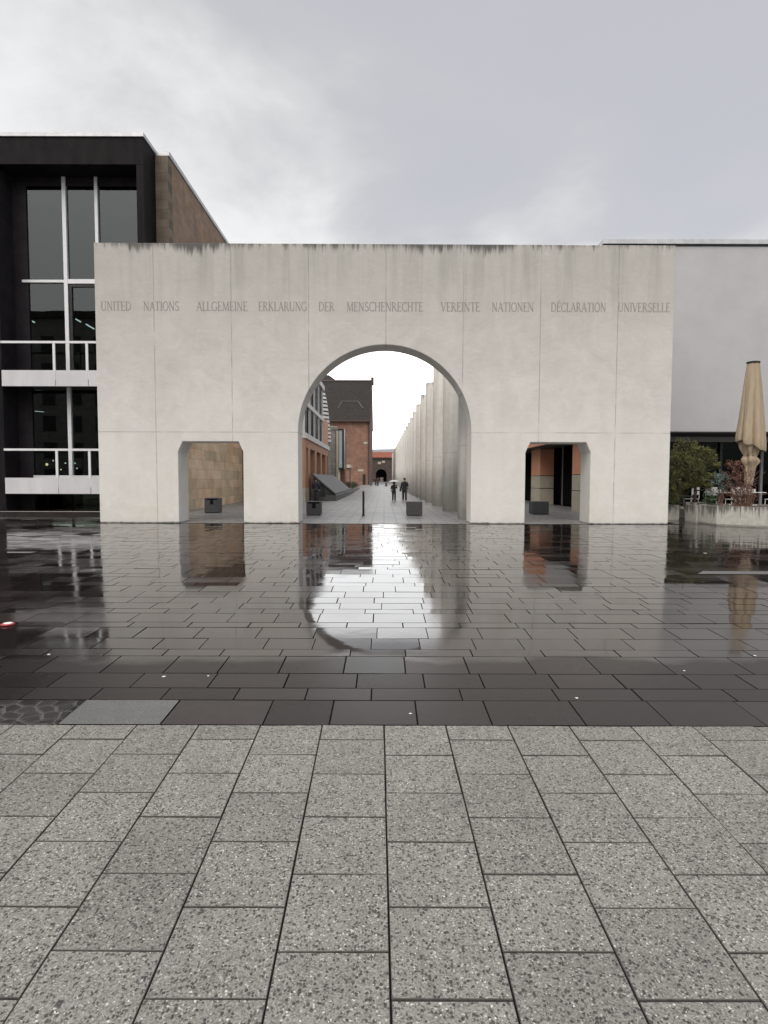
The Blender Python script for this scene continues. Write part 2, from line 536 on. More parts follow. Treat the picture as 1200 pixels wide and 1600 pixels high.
PALECL = simple('pale_umbrella_cloth', (.48, .48, .50), (.58, .58, .60), 6, .6, .05)
WPLAST = simple('white_plastic', (.66, .66, .64), (.75, .75, .73), 6, .4, .03)
REDP = simple('red_plastic', (.36, .03, .035), (.42, .05, .05), 8, .4, .03)
PAPER = simple('white_paper', (.70, .70, .68), (.8, .8, .78), 30, .7, .1)
SOIL = simple('planter_soil', (.03, .022, .016), (.06, .045, .033), 14, .9, .6)


def mat_granite(name='grey_granite', f=1, rough=.42):
    t = MT(name)
    P = t.n('NewGeometry').outputs['Position']
    n = t.noise(120, 4, .7, P); n2 = t.noise(8, 4, .6, P)
    c = t.ramp(n, [(.35, (.075 * f, .077 * f, .077 * f)), (.5, (.15 * f, .152 * f, .15 * f)), (.68, (.27 * f, .27 * f, .265 * f))])
    c = t.mix(.4, c, t.ramp(n2, [(.3, .36), (.7, .6)]), 'OVERLAY')
    t.col(c); t.set(rough, 0, 1.45); t.bump(n, .3, .004)
    return t.m


def mat_planter():
    t = MT('weathered_planter_concrete')
    s = t.sep(t.tc.outputs['Object'])
    n2 = t.noise(7, 6, .65)
    c = t.ramp(n2, [(.3, (.34, .33, .29)), (.7, (.48, .47, .42))])
    d = t.math('ADD', t.noise(1, 5, .65, t.mapping((9, 9, .8))), t.math('MULTIPLY', t.math('SUBTRACT', s[2], .7), .42))
    c = t.mix(t.math('MULTIPLY', t.sstep(d, .37, .50), .85), c, (.07, .065, .055))
    t.col(c); t.set(.85); t.bump(n2, .5, .015)
    return t.m


GRANITE = mat_granite('grey_granite', .8); MORTAR = mat_granite('dark_mortar', .5, .6); DGRANITE = mat_granite('dark_wet_granite', .16, .25); PLANTC = mat_planter()

# ------------------------------------------------------------------ world and light
w = bpy.data.worlds.new('World'); scene.world = w; w.use_nodes = True
nt = w.node_tree
for n_ in list(nt.nodes): nt.nodes.remove(n_)
class WT(MT):
    def __init__(s):
        s.nt = nt; s.tc = nt.nodes.new('ShaderNodeTexCoord')
t = WT()
SUN_EL, SUN_AZ = R(48), R(205)
sky = t.n('TexSky', sky_type='NISHITA', sun_disc=False, sun_elevation=SUN_EL, sun_rotation=SUN_AZ, air_density=.4, dust_density=6, ozone_density=0)
bg1 = t.n('Background'); bg1.inputs['Strength'].default_value = .05
t.l(sky.outputs[0], bg1.inputs[0])
D = t.tc.outputs['Generated']
s3 = t.sep(D)
pl = t.n('CombineXYZ')
den = t.math('ADD', t.math('MAXIMUM', s3[2], 0), .22)
t.l(t.math('DIVIDE', s3[0], den), pl.inputs[0]); t.l(t.math('DIVIDE', s3[1], den), pl.inputs[1])
cl1 = t.noise(.95, 4, .5, pl.outputs[0], .25)
cl2 = t.noise(2.1, 8, .58, pl.outputs[0], .25)
k = t.math('ADD', s3[2], t.math('MULTIPLY', s3[0], .40))
k = t.math('ADD', k, t.math('MULTIPLY', t.math('SUBTRACT', cl1, .5), .9))
k = t.math('ADD', k, t.math('MULTIPLY', t.math('SUBTRACT', cl2, .5), .55))
dark = t.sstep(k, .20, .66)
cc = t.ramp(dark, [(0, (.93, .925, .905)), (.4, (.69, .685, .67)), (.7, (.575, .57, .58)), (1, (.54, .54, .563))])
zen = t.sstep(s3[2], .66, .9)
back = t.math('MULTIPLY', t.sstep(t.math('MULTIPLY', s3[1], -1), .05, .6), t.sstep(s3[2], .25, .5))
hz = t.math('MULTIPLY', t.math('SUBTRACT', 1, t.sstep(s3[2], .315, .355)), t.math('SUBTRACT', 1, t.sstep(t.math('ABSOLUTE', s3[0]), .24, .42)))
hz = t.math('MULTIPLY', hz, t.sstep(s3[1], 0, .6))
cc = t.mix(hz, cc, (2.1, 2.1, 2.08))
cc = t.mix(zen, cc, (1.35, 1.36, 1.38))
cc = t.mix(back, cc, (1.05, 1.06, 1.08))
bg2 = t.n('Background'); bg2.inputs['Strength'].default_value = .95
t.l(cc, bg2.inputs[0])
ad = t.n('AddShader'); t.l(bg1.outputs[0], ad.inputs[0]); t.l(bg2.outputs[0], ad.inputs[1])
wo = nt.nodes.new('ShaderNodeOutputWorld'); t.l(ad.outputs[0], wo.inputs['Surface'])

sun_d = bpy.data.lights.new('sun', 'SUN'); sun_d.energy = 1.1; sun_d.angle = R(45); sun_d.color = (1, .96, .91)
sun = bpy.data.objects.new('sun', sun_d); COL.objects.link(sun)
sd = Vector((math.sin(SUN_AZ) * math.cos(SUN_EL), math.cos(SUN_AZ) * math.cos(SUN_EL), math.sin(SUN_EL)))
sun.rotation_euler = sd.to_track_quat('Z', 'Y').to_euler()
sun.location = sd * 60 + Vector((0, 0, 20))

# ------------------------------------------------------------------ ground
ys = [-400, -120, -60, -30, -12, -8, -6, -4, -2, 0, 2, 4.36] + [4.36 + .5 * i for i in range(1, 22)] + [18, 21.6, 26, 40, 60, 100, 200, 400, 900]
xs = [-600, -200, -80, -30, -12, 0, 12, 30, 80, 200, 600]
g = MB()
g.add([(x, y, gz(y) - .03 + (lz(y) - .02 if y > 60 else 0)) for y in ys for x in xs],
      [(j * len(xs) + i, j * len(xs) + i + 1, (j + 1) * len(xs) + i + 1, (j + 1) * len(xs) + i) for j in range(len(ys) - 1) for i in range(len(xs) - 1)])
tag(g.build('ground', GROUND, smooth=True), kind='structure')
# joint bed under both pavings
ysb = [-3.2 + .25 * i for i in range(0, 130)]
ysb = [y for y in ysb if y < 28.4]
g = MB()
g.add([(x, y, gz(y) - .012) for y in ysb for x in (-24, 24)], [(2 * j, 2 * j + 1, 2 * j + 3, 2 * j + 2) for j in range(len(ysb) - 1)])
tag(g.build('paving_bed', JOINT, smooth=True), kind='structure')


def slab(mb, x0, x1, y0, y1, sk0=0, sk1=0, gap=.004, ch=.004, jit=.0008, drop=.014, t=None):
    """one paving slab with chamfered rim; sk0/sk1 lean its sides"""
    x0, x1, y0, y1 = x0 + gap, x1 - gap, y0 + gap, y1 - gap
    dz = random.uniform(-jit, jit); tx = random.uniform(-jit, jit); ty = random.uniform(-jit, jit)
    mb.ct = random.random() if t is None else t
    def z(y, i): return gz(y) + dz + (tx if i in (1, 2) else -tx) + (ty if i in (2, 3) else -ty)
    o = [(x0 + sk0, y0), (x1 + sk0, y0), (x1 + sk1, y1), (x0 + sk1, y1)]
    n = [(x0 + sk0 + ch, y0 + ch), (x1 + sk0 - ch, y0 + ch), (x1 + sk1 - ch, y1 - ch), (x0 + sk1 + ch, y1 - ch)]
    vs = [(p[0], p[1], gz(p[1]) - drop) for p in o] + [(p[0], p[1], z(p[1], i) - ch * .8) for i, p in enumerate(o)] + [(p[0], p[1], z(p[1], i)) for i, p in enumerate(n)]
    fs = [(8, 9, 10, 11)]
    mb.add(vs, fs); b0 = len(mb.v) - 12; rim = [(a, (a + 1) % 4, 4 + (a + 1) % 4, 4 + a) for a in range(4)] + [(4 + a, 4 + (a + 1) % 4, 8 + (a + 1) % 4, 8 + a) for a in range(4)]
    for f_ in rim:
        mb.f.append([b0 + i for i in f_]); mb.m.append(1); mb.tint.append(mb.ct)


EDGE = 4.335
fp = MB()
TW, TL = .4635, .448
for c in range(-20, 20):
    x0 = c * TW + .004
    # courses break joint from column to column
    y = EDGE
    first = .226 if c % 2 else .438
    rows = [first] + [TL] * 17
    for ln in rows:
        y0 = y - ln
        sk = lambda yy: -.0115 * (yy - EDGE)
        slab(fp, x0, x0 + TW, y0, y, sk(y0), sk(y), .0026 + random.uniform(0, .0022), .0025, .0015)
        y = y0
tag(fp.build('foreground_paving', [AGG, AGGRIM]), kind='structure')

wp, gp, dg = MB(), MB(), MB()
depths = [.446, .252, .344, .47, .216, .369, .419, .217, .417, .229, .33, .334, .381, .421, .26, .46, .31]
y = EDGE; r = 0
XL = 24
special = {}
while y < 28.2:
    d = depths[r % len(depths)]
    if r > 16: d *= random.choice((.9, 1, 1.12))
    y1 = y + d
    wide = .60 if d > .3 else .66
    if r == 0:
        cuts = [-2.46, -1.68, -.91, -.41, .26, .82, 1.53, 2.17, 2.89]
    elif r == 3:
        cuts = [-1.55, -.98, -.375, .205, .80, 1.42]
    else:
        x = random.uniform(-.6, 0); cuts = [x]
    while cuts[-1] < XL: cuts.append(cuts[-1] + wide * random.uniform(.8, 1.22))
    lim = -2.46 if r == 0 else -XL
    while cuts[0] > -XL and r != 0: cuts.insert(0, cuts[0] - wide * random.uniform(.8, 1.22))
    for a, b in zip(cuts, cuts[1:]):
        if y1 > 21.56 and a < 10.45 and b > -10.45:
            continue
        tgt, tv = wp, None
        if r == 0 and abs(a + 2.46) < .01: tgt = gp
        if r == 3 and abs(a + .375) < .01: tgt = dg
        slab(tgt, a, b, y, y1, 0, 0, (.0022 if random.random() < .6 else .004) + random.uniform(0, .002), .0025, .0008 if r < 4 else .0014, .014, tv)
    y = y1; r += 1
tag(wp.build('plaza_paving', [WET, JOINT]), kind='structure')
tag(gp.build('granite_slab', [GRANITE, JOINT]), kind='structure')
tag(dg.build('speckled_slab', [DGRANITE, JOINT]), kind='structure')
# setts of the mosaic strip at the end of the first wet row
cb = MB(); rs = random.Random(5)
seeds = []
for rr in range(-1, 5):
    for cc_ in range(0, 46):
        seeds.append((-2.40 - cc_ * .15 - (rr % 2) * .07 + rs.uniform(-.05, .05), EDGE + .05 + rr * .115 + rs.uniform(-.04, .04)))
def clip(poly, nx, ny, d):
    out = []
    for i in range(len(poly)):
        p, q = poly[i], poly[(i + 1) % len(poly)]
        a_, b_ = p[0] * nx + p[1] * ny - d, q[0] * nx + q[1] * ny - d
        if a_ <= 0: out.append(p)
        if a_ * b_ < 0:
            k_ = a_ / (a_ - b_); out.append((p[0] + (q[0] - p[0]) * k_, p[1] + (q[1] - p[1]) * k_))
    return out
for sd0 in seeds:
    poly = [(sd0[0] - .2, sd0[1] - .2), (sd0[0] + .2, sd0[1] - .2), (sd0[0] + .2, sd0[1] + .2), (sd0[0] - .2, sd0[1] + .2)]
    for o_ in seeds:
        dx, dy = o_[0] - sd0[0], o_[1] - sd0[1]; ln = math.hypot(dx, dy)
        if 0 < ln < .5 and poly:
            poly = clip(poly, dx / ln, dy / ln, (sd0[0] * dx + sd0[1] * dy) / ln + ln / 2 - .009)
    for nx, ny, d in ((1, 0, -2.468), (0, 1, EDGE + .440), (0, -1, -EDGE - .006), (-1, 0, 9)):
        if poly: poly = clip(poly, nx, ny, d)
    n = len(poly)
    if n < 3: continue
    cx, cy = sum(p[0] for p in poly) / n, sum(p[1] for p in poly) / n
    cb.ct = rs.random(); tl = rs.uniform(-.03, .03)
    b_ = [(p[0], p[1], gz(p[1]) - .014) for p in poly]
    m_ = [(p[0], p[1], gz(p[1]) - .004) for p in poly]
    t_ = [(cx + (p[0] - cx) * .84, cy + (p[1] - cy) * .84, gz(p[1]) + .001 + tl * (p[0] - cx)) for p in poly]
    fs = [tuple(2 * n + i for i in range(n))]
    for i in range(n):
        j = (i + 1) % n
        fs += [(i, j, n + j, n + i), (n + i, n + j, 2 * n + j, 2 * n + i)]
    cb.add(b_ + m_ + t_, fs)
g = MB(); g.add([(-10, EDGE + .004, gz(EDGE) - .006), (-2.465, EDGE + .004, gz(EDGE) - .006), (-2.465, EDGE + .442, gz(EDGE + .44) - .006), (-10, EDGE + .442, gz(EDGE + .44) - .006)], [(0, 1, 2, 3)])
tag(g.build('mortar_bed', MORTAR), kind='structure')
tag(cb.build('cobbled_strip', WET), kind='structure')

# lane behind the gateway
lys = [21.57, 26, 40, 60, 80, 100, 120, 150, 190, 260]
g = MB()
def lw(y): return 10.44 if y < 23 else 16
lys = [21.57, 22.72, 22.73, 28.4, 28.41, 40, 60, 80, 100, 120, 150, 190, 260]
def lx(y, s):
    if y < 22.725: return s * 10.44
    if y < 28.405: return s * 10.44
    return s * 26
g.add([(lx(y, s), y, lz(y) + .0) for y in lys for s in (-1, 1)], [(2 * j, 2 * j + 1, 2 * j + 3, 2 * j + 2) for j in range(len(lys) - 1)])
tag(g.build('lane', LANEM), kind='structure')
# pale stone strip let into the plaza on the right
g = MB()
x0, _ = at(1086, 895, 10.4)
g.add([(x0, 10.3, gz(10.3) + .004), (12, 10.22, gz(10.3) + .004), (12, 10.55, gz(10.5) + .004), (x0 + .25, 10.6, gz(10.6) + .004)], [(0, 1, 2, 3)])
tag(g.build('stone_strip', GRANITE), kind='structure')

# ------------------------------------------------------------------ gateway
GY, GT = 21.6, 1.1
gate = thing('concrete_gateway', 'wide pale concrete gateway wall with one round arch and two small chamfered openings', 'gateway', (0, GY, 0))
ZT = at(600, 381, GY)[1]
zsp, rad, cxa = 3.33, 3.16, .02
def small(xl, xr, flip):
    zt, zc = at(330, 690.5, GY)[1], at(330, 706.5, GY)[1]
    return [(xl, 0), (xl, zc), (xl + .17, zt), (xr - .17, zt), (xr, zc), (xr, 0)]
XG = 10.44
outline = [(-XG, 0), (-XG, ZT + .02), (-6, ZT + .01), (0, ZT), (5, ZT - .01), (XG, ZT - .03), (XG, 0)]
outline += list(reversed(small(5.17, 7.55, 0)))
arc = [(cxa + rad, 0)] + [(cxa + rad * math.cos(math.pi * i / 64), zsp + rad * math.sin(math.pi * i / 64)) for i in range(65)] + [(cxa - rad, 0)]
outline += arc
outline += list(reversed(small(-7.53, -5.15, 0)))
me = bpy.data.meshes.new('wall')
bm = bmesh.new()
vs = [bm.verts.new((p[0], 0, p[1])) for p in outline]
f = bm.faces.new(vs)
ex = bmesh.ops.extrude_face_region(bm, geom=[f])
bmesh.ops.translate(bm, vec=(0, GT, 0), verts=[v for v in ex['geom'] if isinstance(v, bmesh.types.BMVert)])
bmesh.ops.recalc_face_normals(bm, faces=bm.faces)
bm.to_mesh(me); bm.free()
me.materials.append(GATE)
o = bpy.data.objects.new('wall', me); COL.objects.link(o); o.parent = gate
bv = o.modifiers.new('bevel', 'BEVEL'); bv.width = .022; bv.segments = 2; bv.limit_method = 'ANGLE'; bv.angle_limit = R(25)

# lettering: roman capitals as strokes (thick, thin, serif)
TK, TN = .125, .062
def L(x0, y0, x1, y1, w=TK): return [[(x0, y0), (x1, y1)], w]
def A(cx, cy, rx, ry, a0, a1, w=TK, n=14): return [[(cx + rx * math.cos(R(a0 + (a1 - a0) * i / n)), cy + ry * math.sin(R(a0 + (a1 - a0) * i / n))) for i in range(n + 1)], w]
def S(x, y, h=.14): return [[(x - h, y), (x + h, y)], .05]
_E = [L(.14, 0, .14, 1), L(.02, .975, .56, .975, TN), L(.14, .52, .46, .52, TN), L(.02, .025, .60, .025, TN), L(.56, 1, .56, .84, .05), L(.60, 0, .60, .18, .05), L(.46, .44, .46, .60, .05)]
_A = [L(.07, 0, .39, 1, TN), L(.39, .98, .74, 0), L(.19, .36, .62, .36, TN), S(.07, .02), S(.74, .02)]
_C = [A(.46, .5, .40, .48, 48, 312, .10), L(.74, .98, .74, .74, .05), L(.74, .26, .74, .04, .05)]
GLY = {
    'A': (_A, .82), 'C': (_C, .80), 'E': (_E, .66),
    'D': ([L(.14, 0, .14, 1), A(.26, .5, .50, .475, -90, 90, .10), L(.02, .975, .28, .975, TN), L(.02, .025, .28, .025, TN)], .84),
    'G': ([A(.46, .5, .40, .48, 48, 318, .10), L(.74, .98, .74, .74, .05), L(.76, .06, .76, .44, .11), S(.76, .44)], .90),
    'H': ([L(.14, 0, .14, 1), L(.72, 0, .72, 1), L(.14, .52, .72, .52, TN), S(.14, .02), S(.14, .98), S(.72, .02), S(.72, .98)], .88),
    'I': ([L(.16, 0, .16, 1), S(.16, .02), S(.16, .98)], .32),
    'K': ([L(.14, 0, .14, 1), L(.18, .46, .62, .98, TN), L(.32, .60, .74, 0), S(.14, .02), S(.14, .98), S(.62, .98, .12), S(.74, .02, .12)], .84),
    'L': ([L(.14, 0, .14, 1), L(.02, .025, .58, .025, TN), L(.58, 0, .58, .2, .05), S(.14, .98)], .62),
    'M': ([L(.10, 0, .16, 1, TN), L(.16, .98, .50, .04), L(.50, .04, .84, .98, TN), L(.84, 1, .90, 0), S(.10, .02, .12), S(.90, .02, .13), S(.12, .98, .1), S(.88, .98, .1)], 1.04),
    'N': ([L(.14, 0, .14, 1, TN), L(.14, .98, .74, .02), L(.74, 0, .74, 1, TN), S(.14, .02, .12), S(.08, .98, .1), S(.74, .98, .12)], .90),
    'O': ([A(.45, .5, .39, .48, 0, 360, .10, 24)], .90),
    'R': ([L(.14, 0, .14, 1), A(.28, .745, .27, .23, -90, 90, .09), L(.02, .975, .3, .975, TN), L(.14, .515, .3, .515, TN), L(.34, .5, .74, 0), S(.14, .02), S(.74, .02, .1)], .80),
    'S': ([A(.32, .745, .22, .235, 40, 268, .09), A(.32, .26, .24, .24, 92, -145, .10), L(.5, .98, .5, .78, .05), L(.1, .24, .1, .02, .05)], .64),
    'T': ([L(.37, 0, .37, 1), L(.03, .97, .71, .97, TN), L(.03, 1, .03, .8, .05), L(.71, 1, .71, .8, .05), S(.37, .02)], .74),
    'U': ([L(.14, .3, .14, 1), A(.42, .31, .28, .29, 180, 360, .09), L(.70, .3, .70, 1, TN), S(.14, .98), S(.70, .98, .12)], .86),
    'V': ([L(.06, 1, .40, 0), L(.40, .02, .72, 1, TN), S(.06, .98), S(.72, .98, .12)], .78),
}
GLY['É'] = (_E + [L(.26, 1.08, .42, 1.24, .09)], .66)


def word(txt, pxa, pxb, py_base, py_top, Yf):
    xa, z0 = at(pxa, py_base, Yf); xb, _ = at(pxb, py_base, Yf)
    h = at(pxa, py_top, Yf)[1] - z0
    tot = sum(GLY[c][1] for c in txt) + .06 * (len(txt) - 1)
    sx = (xb - xa) / tot
    mb = MB(); x = xa; cnt = 0
    for c in txt:
        st, wd = GLY[c]
        for pts, wdt in st:
            P = [(x + p[0] * sx, z0 + p[1] * h) for p in pts]
            hw = wdt * h * .5 * .92
            off = .003 + .0002 * (cnt % 9); cnt += 1
            L_, R_ = [], []
            for i, p in enumerate(P):
                a, b = P[max(i - 1, 0)], P[min(i + 1, len(P) - 1)]
                dx, dz = b[0] - a[0], b[1] - a[1]; ln = math.hypot(dx, dz) or 1
                nx, nz = -dz / ln, dx / ln
                L_.append((p[0] + nx * hw, p[1] + nz * hw)); R_.append((p[0] - nx * hw, p[1] - nz * hw))
            n = len(P)
            vs = [(q[0], Yf - off, q[1]) for q in L_ + R_] + [(q[0], Yf + .01, q[1]) for q in L_ + R_]
            fs = [(i, i + 1, n + i + 1, n + i) for i in range(n - 1)]
            fs += [(i, 2 * n + i, 2 * n + i + 1, i + 1) for i in range(n - 1)] + [(n + i, n + i + 1, 3 * n + i + 1, 3 * n + i) for i in range(n - 1)]
            mb.add(vs, fs)
        x += (wd + .06) * sx
    o = mb.build('inscription', INK, gate)
    o['label'] = 'carved word ' + txt
for txt, a, b in (('UNITED', 157, 204), ('NATIONS', 223.5, 279), ('ALLGEMEINE', 306.5, 386), ('ERKLARUNG', 403, 479), ('DER', 497, 522), ('MENSCHENRECHTE', 541, 660),
                  ('VEREINTE', 688, 749), ('NATIONEN', 767.5, 833), ('DÉCLARATION', 860, 946), ('UNIVERSELLE', 964.5, 1046)):
    word(txt, a, b, 486.5, 472, GY)

# ------------------------------------------------------------------ row of pillars
names = 'first second third fourth fifth sixth seventh eighth ninth tenth eleventh twelfth'.split()
pm = MB()
pr = .5
pm.lathe([(pr, 0), (pr, 3.0), (pr, 6), (pr, 8.46), (pr - .03, 8.5)], 0, 0, 40)
p0 = None
for i in range(26):
    Y = 24.4 + 6.0 * i
    X = lane(3.56, Y)
    if i == 0:
        p0 = pm.build('concrete_pillar', PILLAR, org=(0, 0, 0), smooth=False)
        for pl_ in p0.data.polygons: pl_.use_smooth = len(pl_.vertices) == 4
        o = p0
    else:
        o = p0.copy(); COL.objects.link(o)
    o.location = (X, Y, lz(Y)); o.rotation_euler.z = random.uniform(0, 6)
    if i == 0: lab = 'round white concrete pillar nearest the gateway, partly hidden behind the right side of the arch'
    elif i < 12: lab = '%s round white concrete pillar counted from the gateway, along the right of the lane' % names[i]
    else: lab = 'one of the far pillars merging into a ridged white strip at the lane end'
    tag(o, lab, 'pillar', 'round pillars lining the lane')

# ------------------------------------------------------------------ dark glazed building on the left
YB = 27.0
def X(px, py, Y=YB): return at(px, py, Y)[0]
def Z(py, Y=YB): return at(300, py, Y)[1]
xr = X(222, 230); zr0, zr1 = Z(215), Z(209)
lb = thing('museum_building', 'dark framed building with tall glazing, two white balconies and a tan stone side', 'building', (-14, YB, 0))
YG = 28.12
xl = X(8, 755)                                             # inner edge of the left pier
xi = X(212, 300)
zf = Z(258)
ZB = .16
YS = 28.4
fr = MB()
fr.box(-34, xr, YB, YS, zf, zr0)                           # fascia
fr.box(xi, xr, YB, YS, ZB, zf)                             # right pier
fr.box(-24, xl, YB, YS, ZB, zf)                            # left pier
fr.build('frame', BLACK, lb, bevel=.01)
rf = MB(); rf.box(-34, xr + .05, YB - .06, YS, zr0, zr1); rf.build('roof_edge', COPING, lb)
xs1 = X(261, 250, YS)
sw = MB()
sw.mi = 1; sw.box(xr - 2, xs1, YS, YS + .5, 0, zr0 - .05)
sw.mi = 0; sw.box(xr - 2, xs1 + .002, YS + .5, 42.2, 4.5, zr0 - .05)
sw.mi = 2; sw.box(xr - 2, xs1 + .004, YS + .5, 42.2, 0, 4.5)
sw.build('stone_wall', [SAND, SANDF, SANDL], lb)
rf2 = MB(); rf2.box(xr - 2.1, xs1 + .06, YS + .002, 42.3, zr0 - .05, zr1 - .02); rf2.build('roof_edge', COPING, lb)
bx = MB(); bx.box(-34, xr - 2, YS, 42, zf + .3, zr1 - .1); bx.build('roof', DARK, lb)
hd = MB(); hd.box(xl - 1, xi + .3, YG, YG + .2, Z(292, YG), zf + .4)
xp = X(42, 400, YG)
hd.box(xl - 1, xp, YG, YG + .2, ZB, Z(292, YG)); hd.build('dark_panel', REVEAL, lb)
sd_ = MB(); sd_.box(xl - .04, xl + .012, YB + .01, YG, ZB, zf); sd_.build('reveal', REVEAL, lb)
ztop, zmid = Z(292, YG), Z(441, YG)
zb1t, zb1b, zr1t = Z(580), Z(605), Z(536)
zb2t, zb2b, zr2t = Z(748), Z(773), Z(704)
xm1, xm2 = X(103, 450, YG), X(149, 300, YG)
mw = .085
def pane(x0, x1, z0, z1):
    m = MB(); m.box(x0, x1, YG + .06, YG + .075, z0, z1); return m.build('window', GLASS, lb)
for a, b in ((xp, xm1 - mw), (xm1 + mw, xi + .3)):
    pane(a, b, zmid + .06, ztop)
    wn = pane(a, b, zb1t, zmid - .06)
    pane(a, b, zb2t + .1, zb1b)
mu = MB()
mu.box(xm1 - mw, xm1 + mw, YG - .06, YG + .1, zb2t, ztop + .5)
mu.build('mullion', WHITEMETAL, lb)
mu = MB(); mu.box(xm2 - .07, xm2 + .07, YG - .06, YG + .1, zmid, ztop + .5); mu.build('mullion', WHITEMETAL, lb)
tr = MB(); tr.box(xl + .4, xm1 - mw, YG - .05, YG + .09, zmid - .06, zmid + .06); tr.box(xm1 + mw, xi + .3, YG - .05, YG + .09, zmid - .06 - .05, zmid + .09); tr.build('transom', WHITEMETAL, lb)
# dark sash frame beside the mullion in the middle storey
sf = MB()
for a, b, c_, d_ in ((xm1 + mw, xm1 + mw + .16, zb1t, zmid - .11), (xm1 + mw + .16, xi + .3, zmid - .25, zmid - .11)):
    sf.box(a, b, YG - .01, YG + .058, c_, d_)
sf.build('sash', DARK, lb)
bt = MB(); bt.box(xp, xi + .3, YG - .05, YG + .1, zb2t, zb2t + .12); bt.build('sill', WHITEMETAL, lb)
for (zt_, zb_, zr_) in ((zb1t, zb1b, zr1t), (zb2t, zb2b, zr2t)):
    bl = MB(); bl.box(xl, xi, YB + .03, YG + .06, zb_ + .12, zt_ - .03)
    b_ = bl.build('balcony', SOFFIT, lb)
    cuts = [xl] + [X(86, 590) + .02, X(137, 590) + .02, X(190, 590)] + [xi]
    for a, c in zip(cuts, cuts[1:]):
        q = MB(); q.box(a + .012, c - .012, YB - .03, YB + .028, zb_, zt_); q.build('panel', GREYPANEL, b_, bevel=.006)
    q = MB(); q.box(xl, xi, YB - .03, YB + .03, zr_ - .05, zr_ + .05); q.build('handrail', WHITEMETAL, b_)
    for px in (84, 135.5, 187):
        xx = X(px, 560)
        q = MB(); q.box(xx - .055, xx + .055, YB - .025, YB + .025, zb_ + .3, zr_ - .05); q.build('post', WHITEMETAL, b_)
# rooms behind the glass
rm = MB()
rm.box(-24, xr - .1, 36, 36.2, 0, zf)                      # back wall
rm.box(-24, -23.8, YG + .3, 36, 0, zf)
for zz in (zb1b + .02, zb2b + .02): rm.box(-23.8, xi + .2, YG + .12, 36, zz, zz + .45)
rm.box(-23.8, xi + .2, YG + .12, 36, ztop + .3, ztop + .6)
rm.box(xi + .2, xi + .3, YG + .3, 36, 0, zf)
rm.build('interior', INTER, lb)
gw = MB()
gw.box(X(98, 780, 33), xi + .2, 33, 33.1, ZB, zb2b); gw.build('partition', GREENWALL, lb)
gw = MB(); gw.box(X(20, 560, 31), X(60, 560, 31), 30.6, 30.9, zb1t - .1, zb1t + .75); gw.build('cabinet', GREENWALL, lb)
cu = MB(); n = 40
xa, xb = X(33, 680, 28.5), X(51, 680, 28.5)
pts = [(xa + (xb - xa) * i / n, 28.45 + .06 * math.sin(i * 1.4)) for i in range(n + 1)]
cu.add([(p[0], p[1], zb2t) for p in pts] + [(p[0], p[1], zb1b) for p in pts], [(i, i + 1, n + 2 + i, n + 1 + i) for i in range(n)])
cu.build('curtain', CURTAIN, lb, smooth=True)
def lamp(px0, py0, px1, py1, Y0, Y1, r=.035, m=TUBE):
    a = at(px0, py0, Y0); b = at(px1, py1, Y1)
    q = MB(); q.tube([(a[0], Y0, a[1]), (b[0], Y1, b[1])], r, 8); q.build('lamp', m, lb)
lamp(42, 500, 53, 505, 31.5, 30.6); lamp(118, 500, 125, 504, 31.5, 30.8); lamp(134, 508, 146, 515, 30.4, 29.6)
lamp(54, 644, 68, 645, 32, 32, .015); lamp(114, 618, 148, 619, 31, 31, .02)
for px, py in ((73, 727), (83, 721), (88, 724), (102, 725), (117, 725), (120, 733), (95, 735), (110, 726)):
    a = at(px, py, 33.5); q = MB(); q.ball((a[0], 33.5, a[1]), .075 if px == 73 else .04, 10, 6); q.build('lamp', WARM if px in (73, 95) else TUBE, lb)
g0 = MB(); g0.box(xl, xi, 30.4, 30.42, ZB, zb2b); g0.build('window', GLASS, lb)
q = MB(); q.tube([(X(60, 780, 31), 32.3, zb2b - .01), (xi, 32.3, zb2b - .01)], .02, 8); q.build('lamp', mat_emit('added_fill_tube', (1, .95, .75), 9), lb)  # unseen tube added to brighten the partition behind the glass
for px in (36, 112):
    q = MB(); q.box(X(px, 785, 30.3), X(px, 785, 30.3) + .12, 30.28, 30.38, ZB, zb2b); q.build('mullion', DARK, lb)
st = MB(); st.box(-24, xr + .6, 26.3, 31.5, -.02, ZB); tag(st.build('stone_step', WET, bevel=.01), kind='structure')

# ------------------------------------------------------------------ white building on the right
YR = 26.0
zw0, zw1, zc1 = Z(673, YR), Z(383.5, YR), Z(374, YR)
xw = at(940, 378, YR)[0]
rb = thing('gallery_building', 'plain white plastered building standing over dark shopfront glass and banded columns', 'building', (16, YR, 0))
q = MB(); q.box(xw + .05, 34, YR, 60, zw0, zw1); q.build('wall', RENDER, rb)
q = MB(); q.box(xw, 34.1, YR - .10, 60.1, zw1 + .07, zc1); q.build('coping', COPING, rb)
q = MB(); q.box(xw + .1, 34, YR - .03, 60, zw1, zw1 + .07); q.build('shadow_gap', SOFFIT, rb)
q = MB(); q.box(xw - .0, xw + .048, YR + 8, 60, zw0 - .06, zw0 + 1.6); q.build('side_panel', ORANGE2, rb)
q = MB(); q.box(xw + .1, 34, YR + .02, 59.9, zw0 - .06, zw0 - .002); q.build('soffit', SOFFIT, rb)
q = MB(); q.box(11.2, 34, 28.3, 28.5, zw0 - .30, zw0 - .06); q.build('beam', BEAM, rb)
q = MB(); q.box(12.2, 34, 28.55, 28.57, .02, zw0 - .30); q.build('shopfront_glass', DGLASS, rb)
for px in (1189, 1125, 1062, 1250):
    xx = at(px, 730, 28.5)[0]
    q = MB(); q.box(xx - .06, xx + .06, 28.44, 28.54, .02, zw0 - .30); q.build('mullion', BEAM if px == 1189 else DARK, rb)
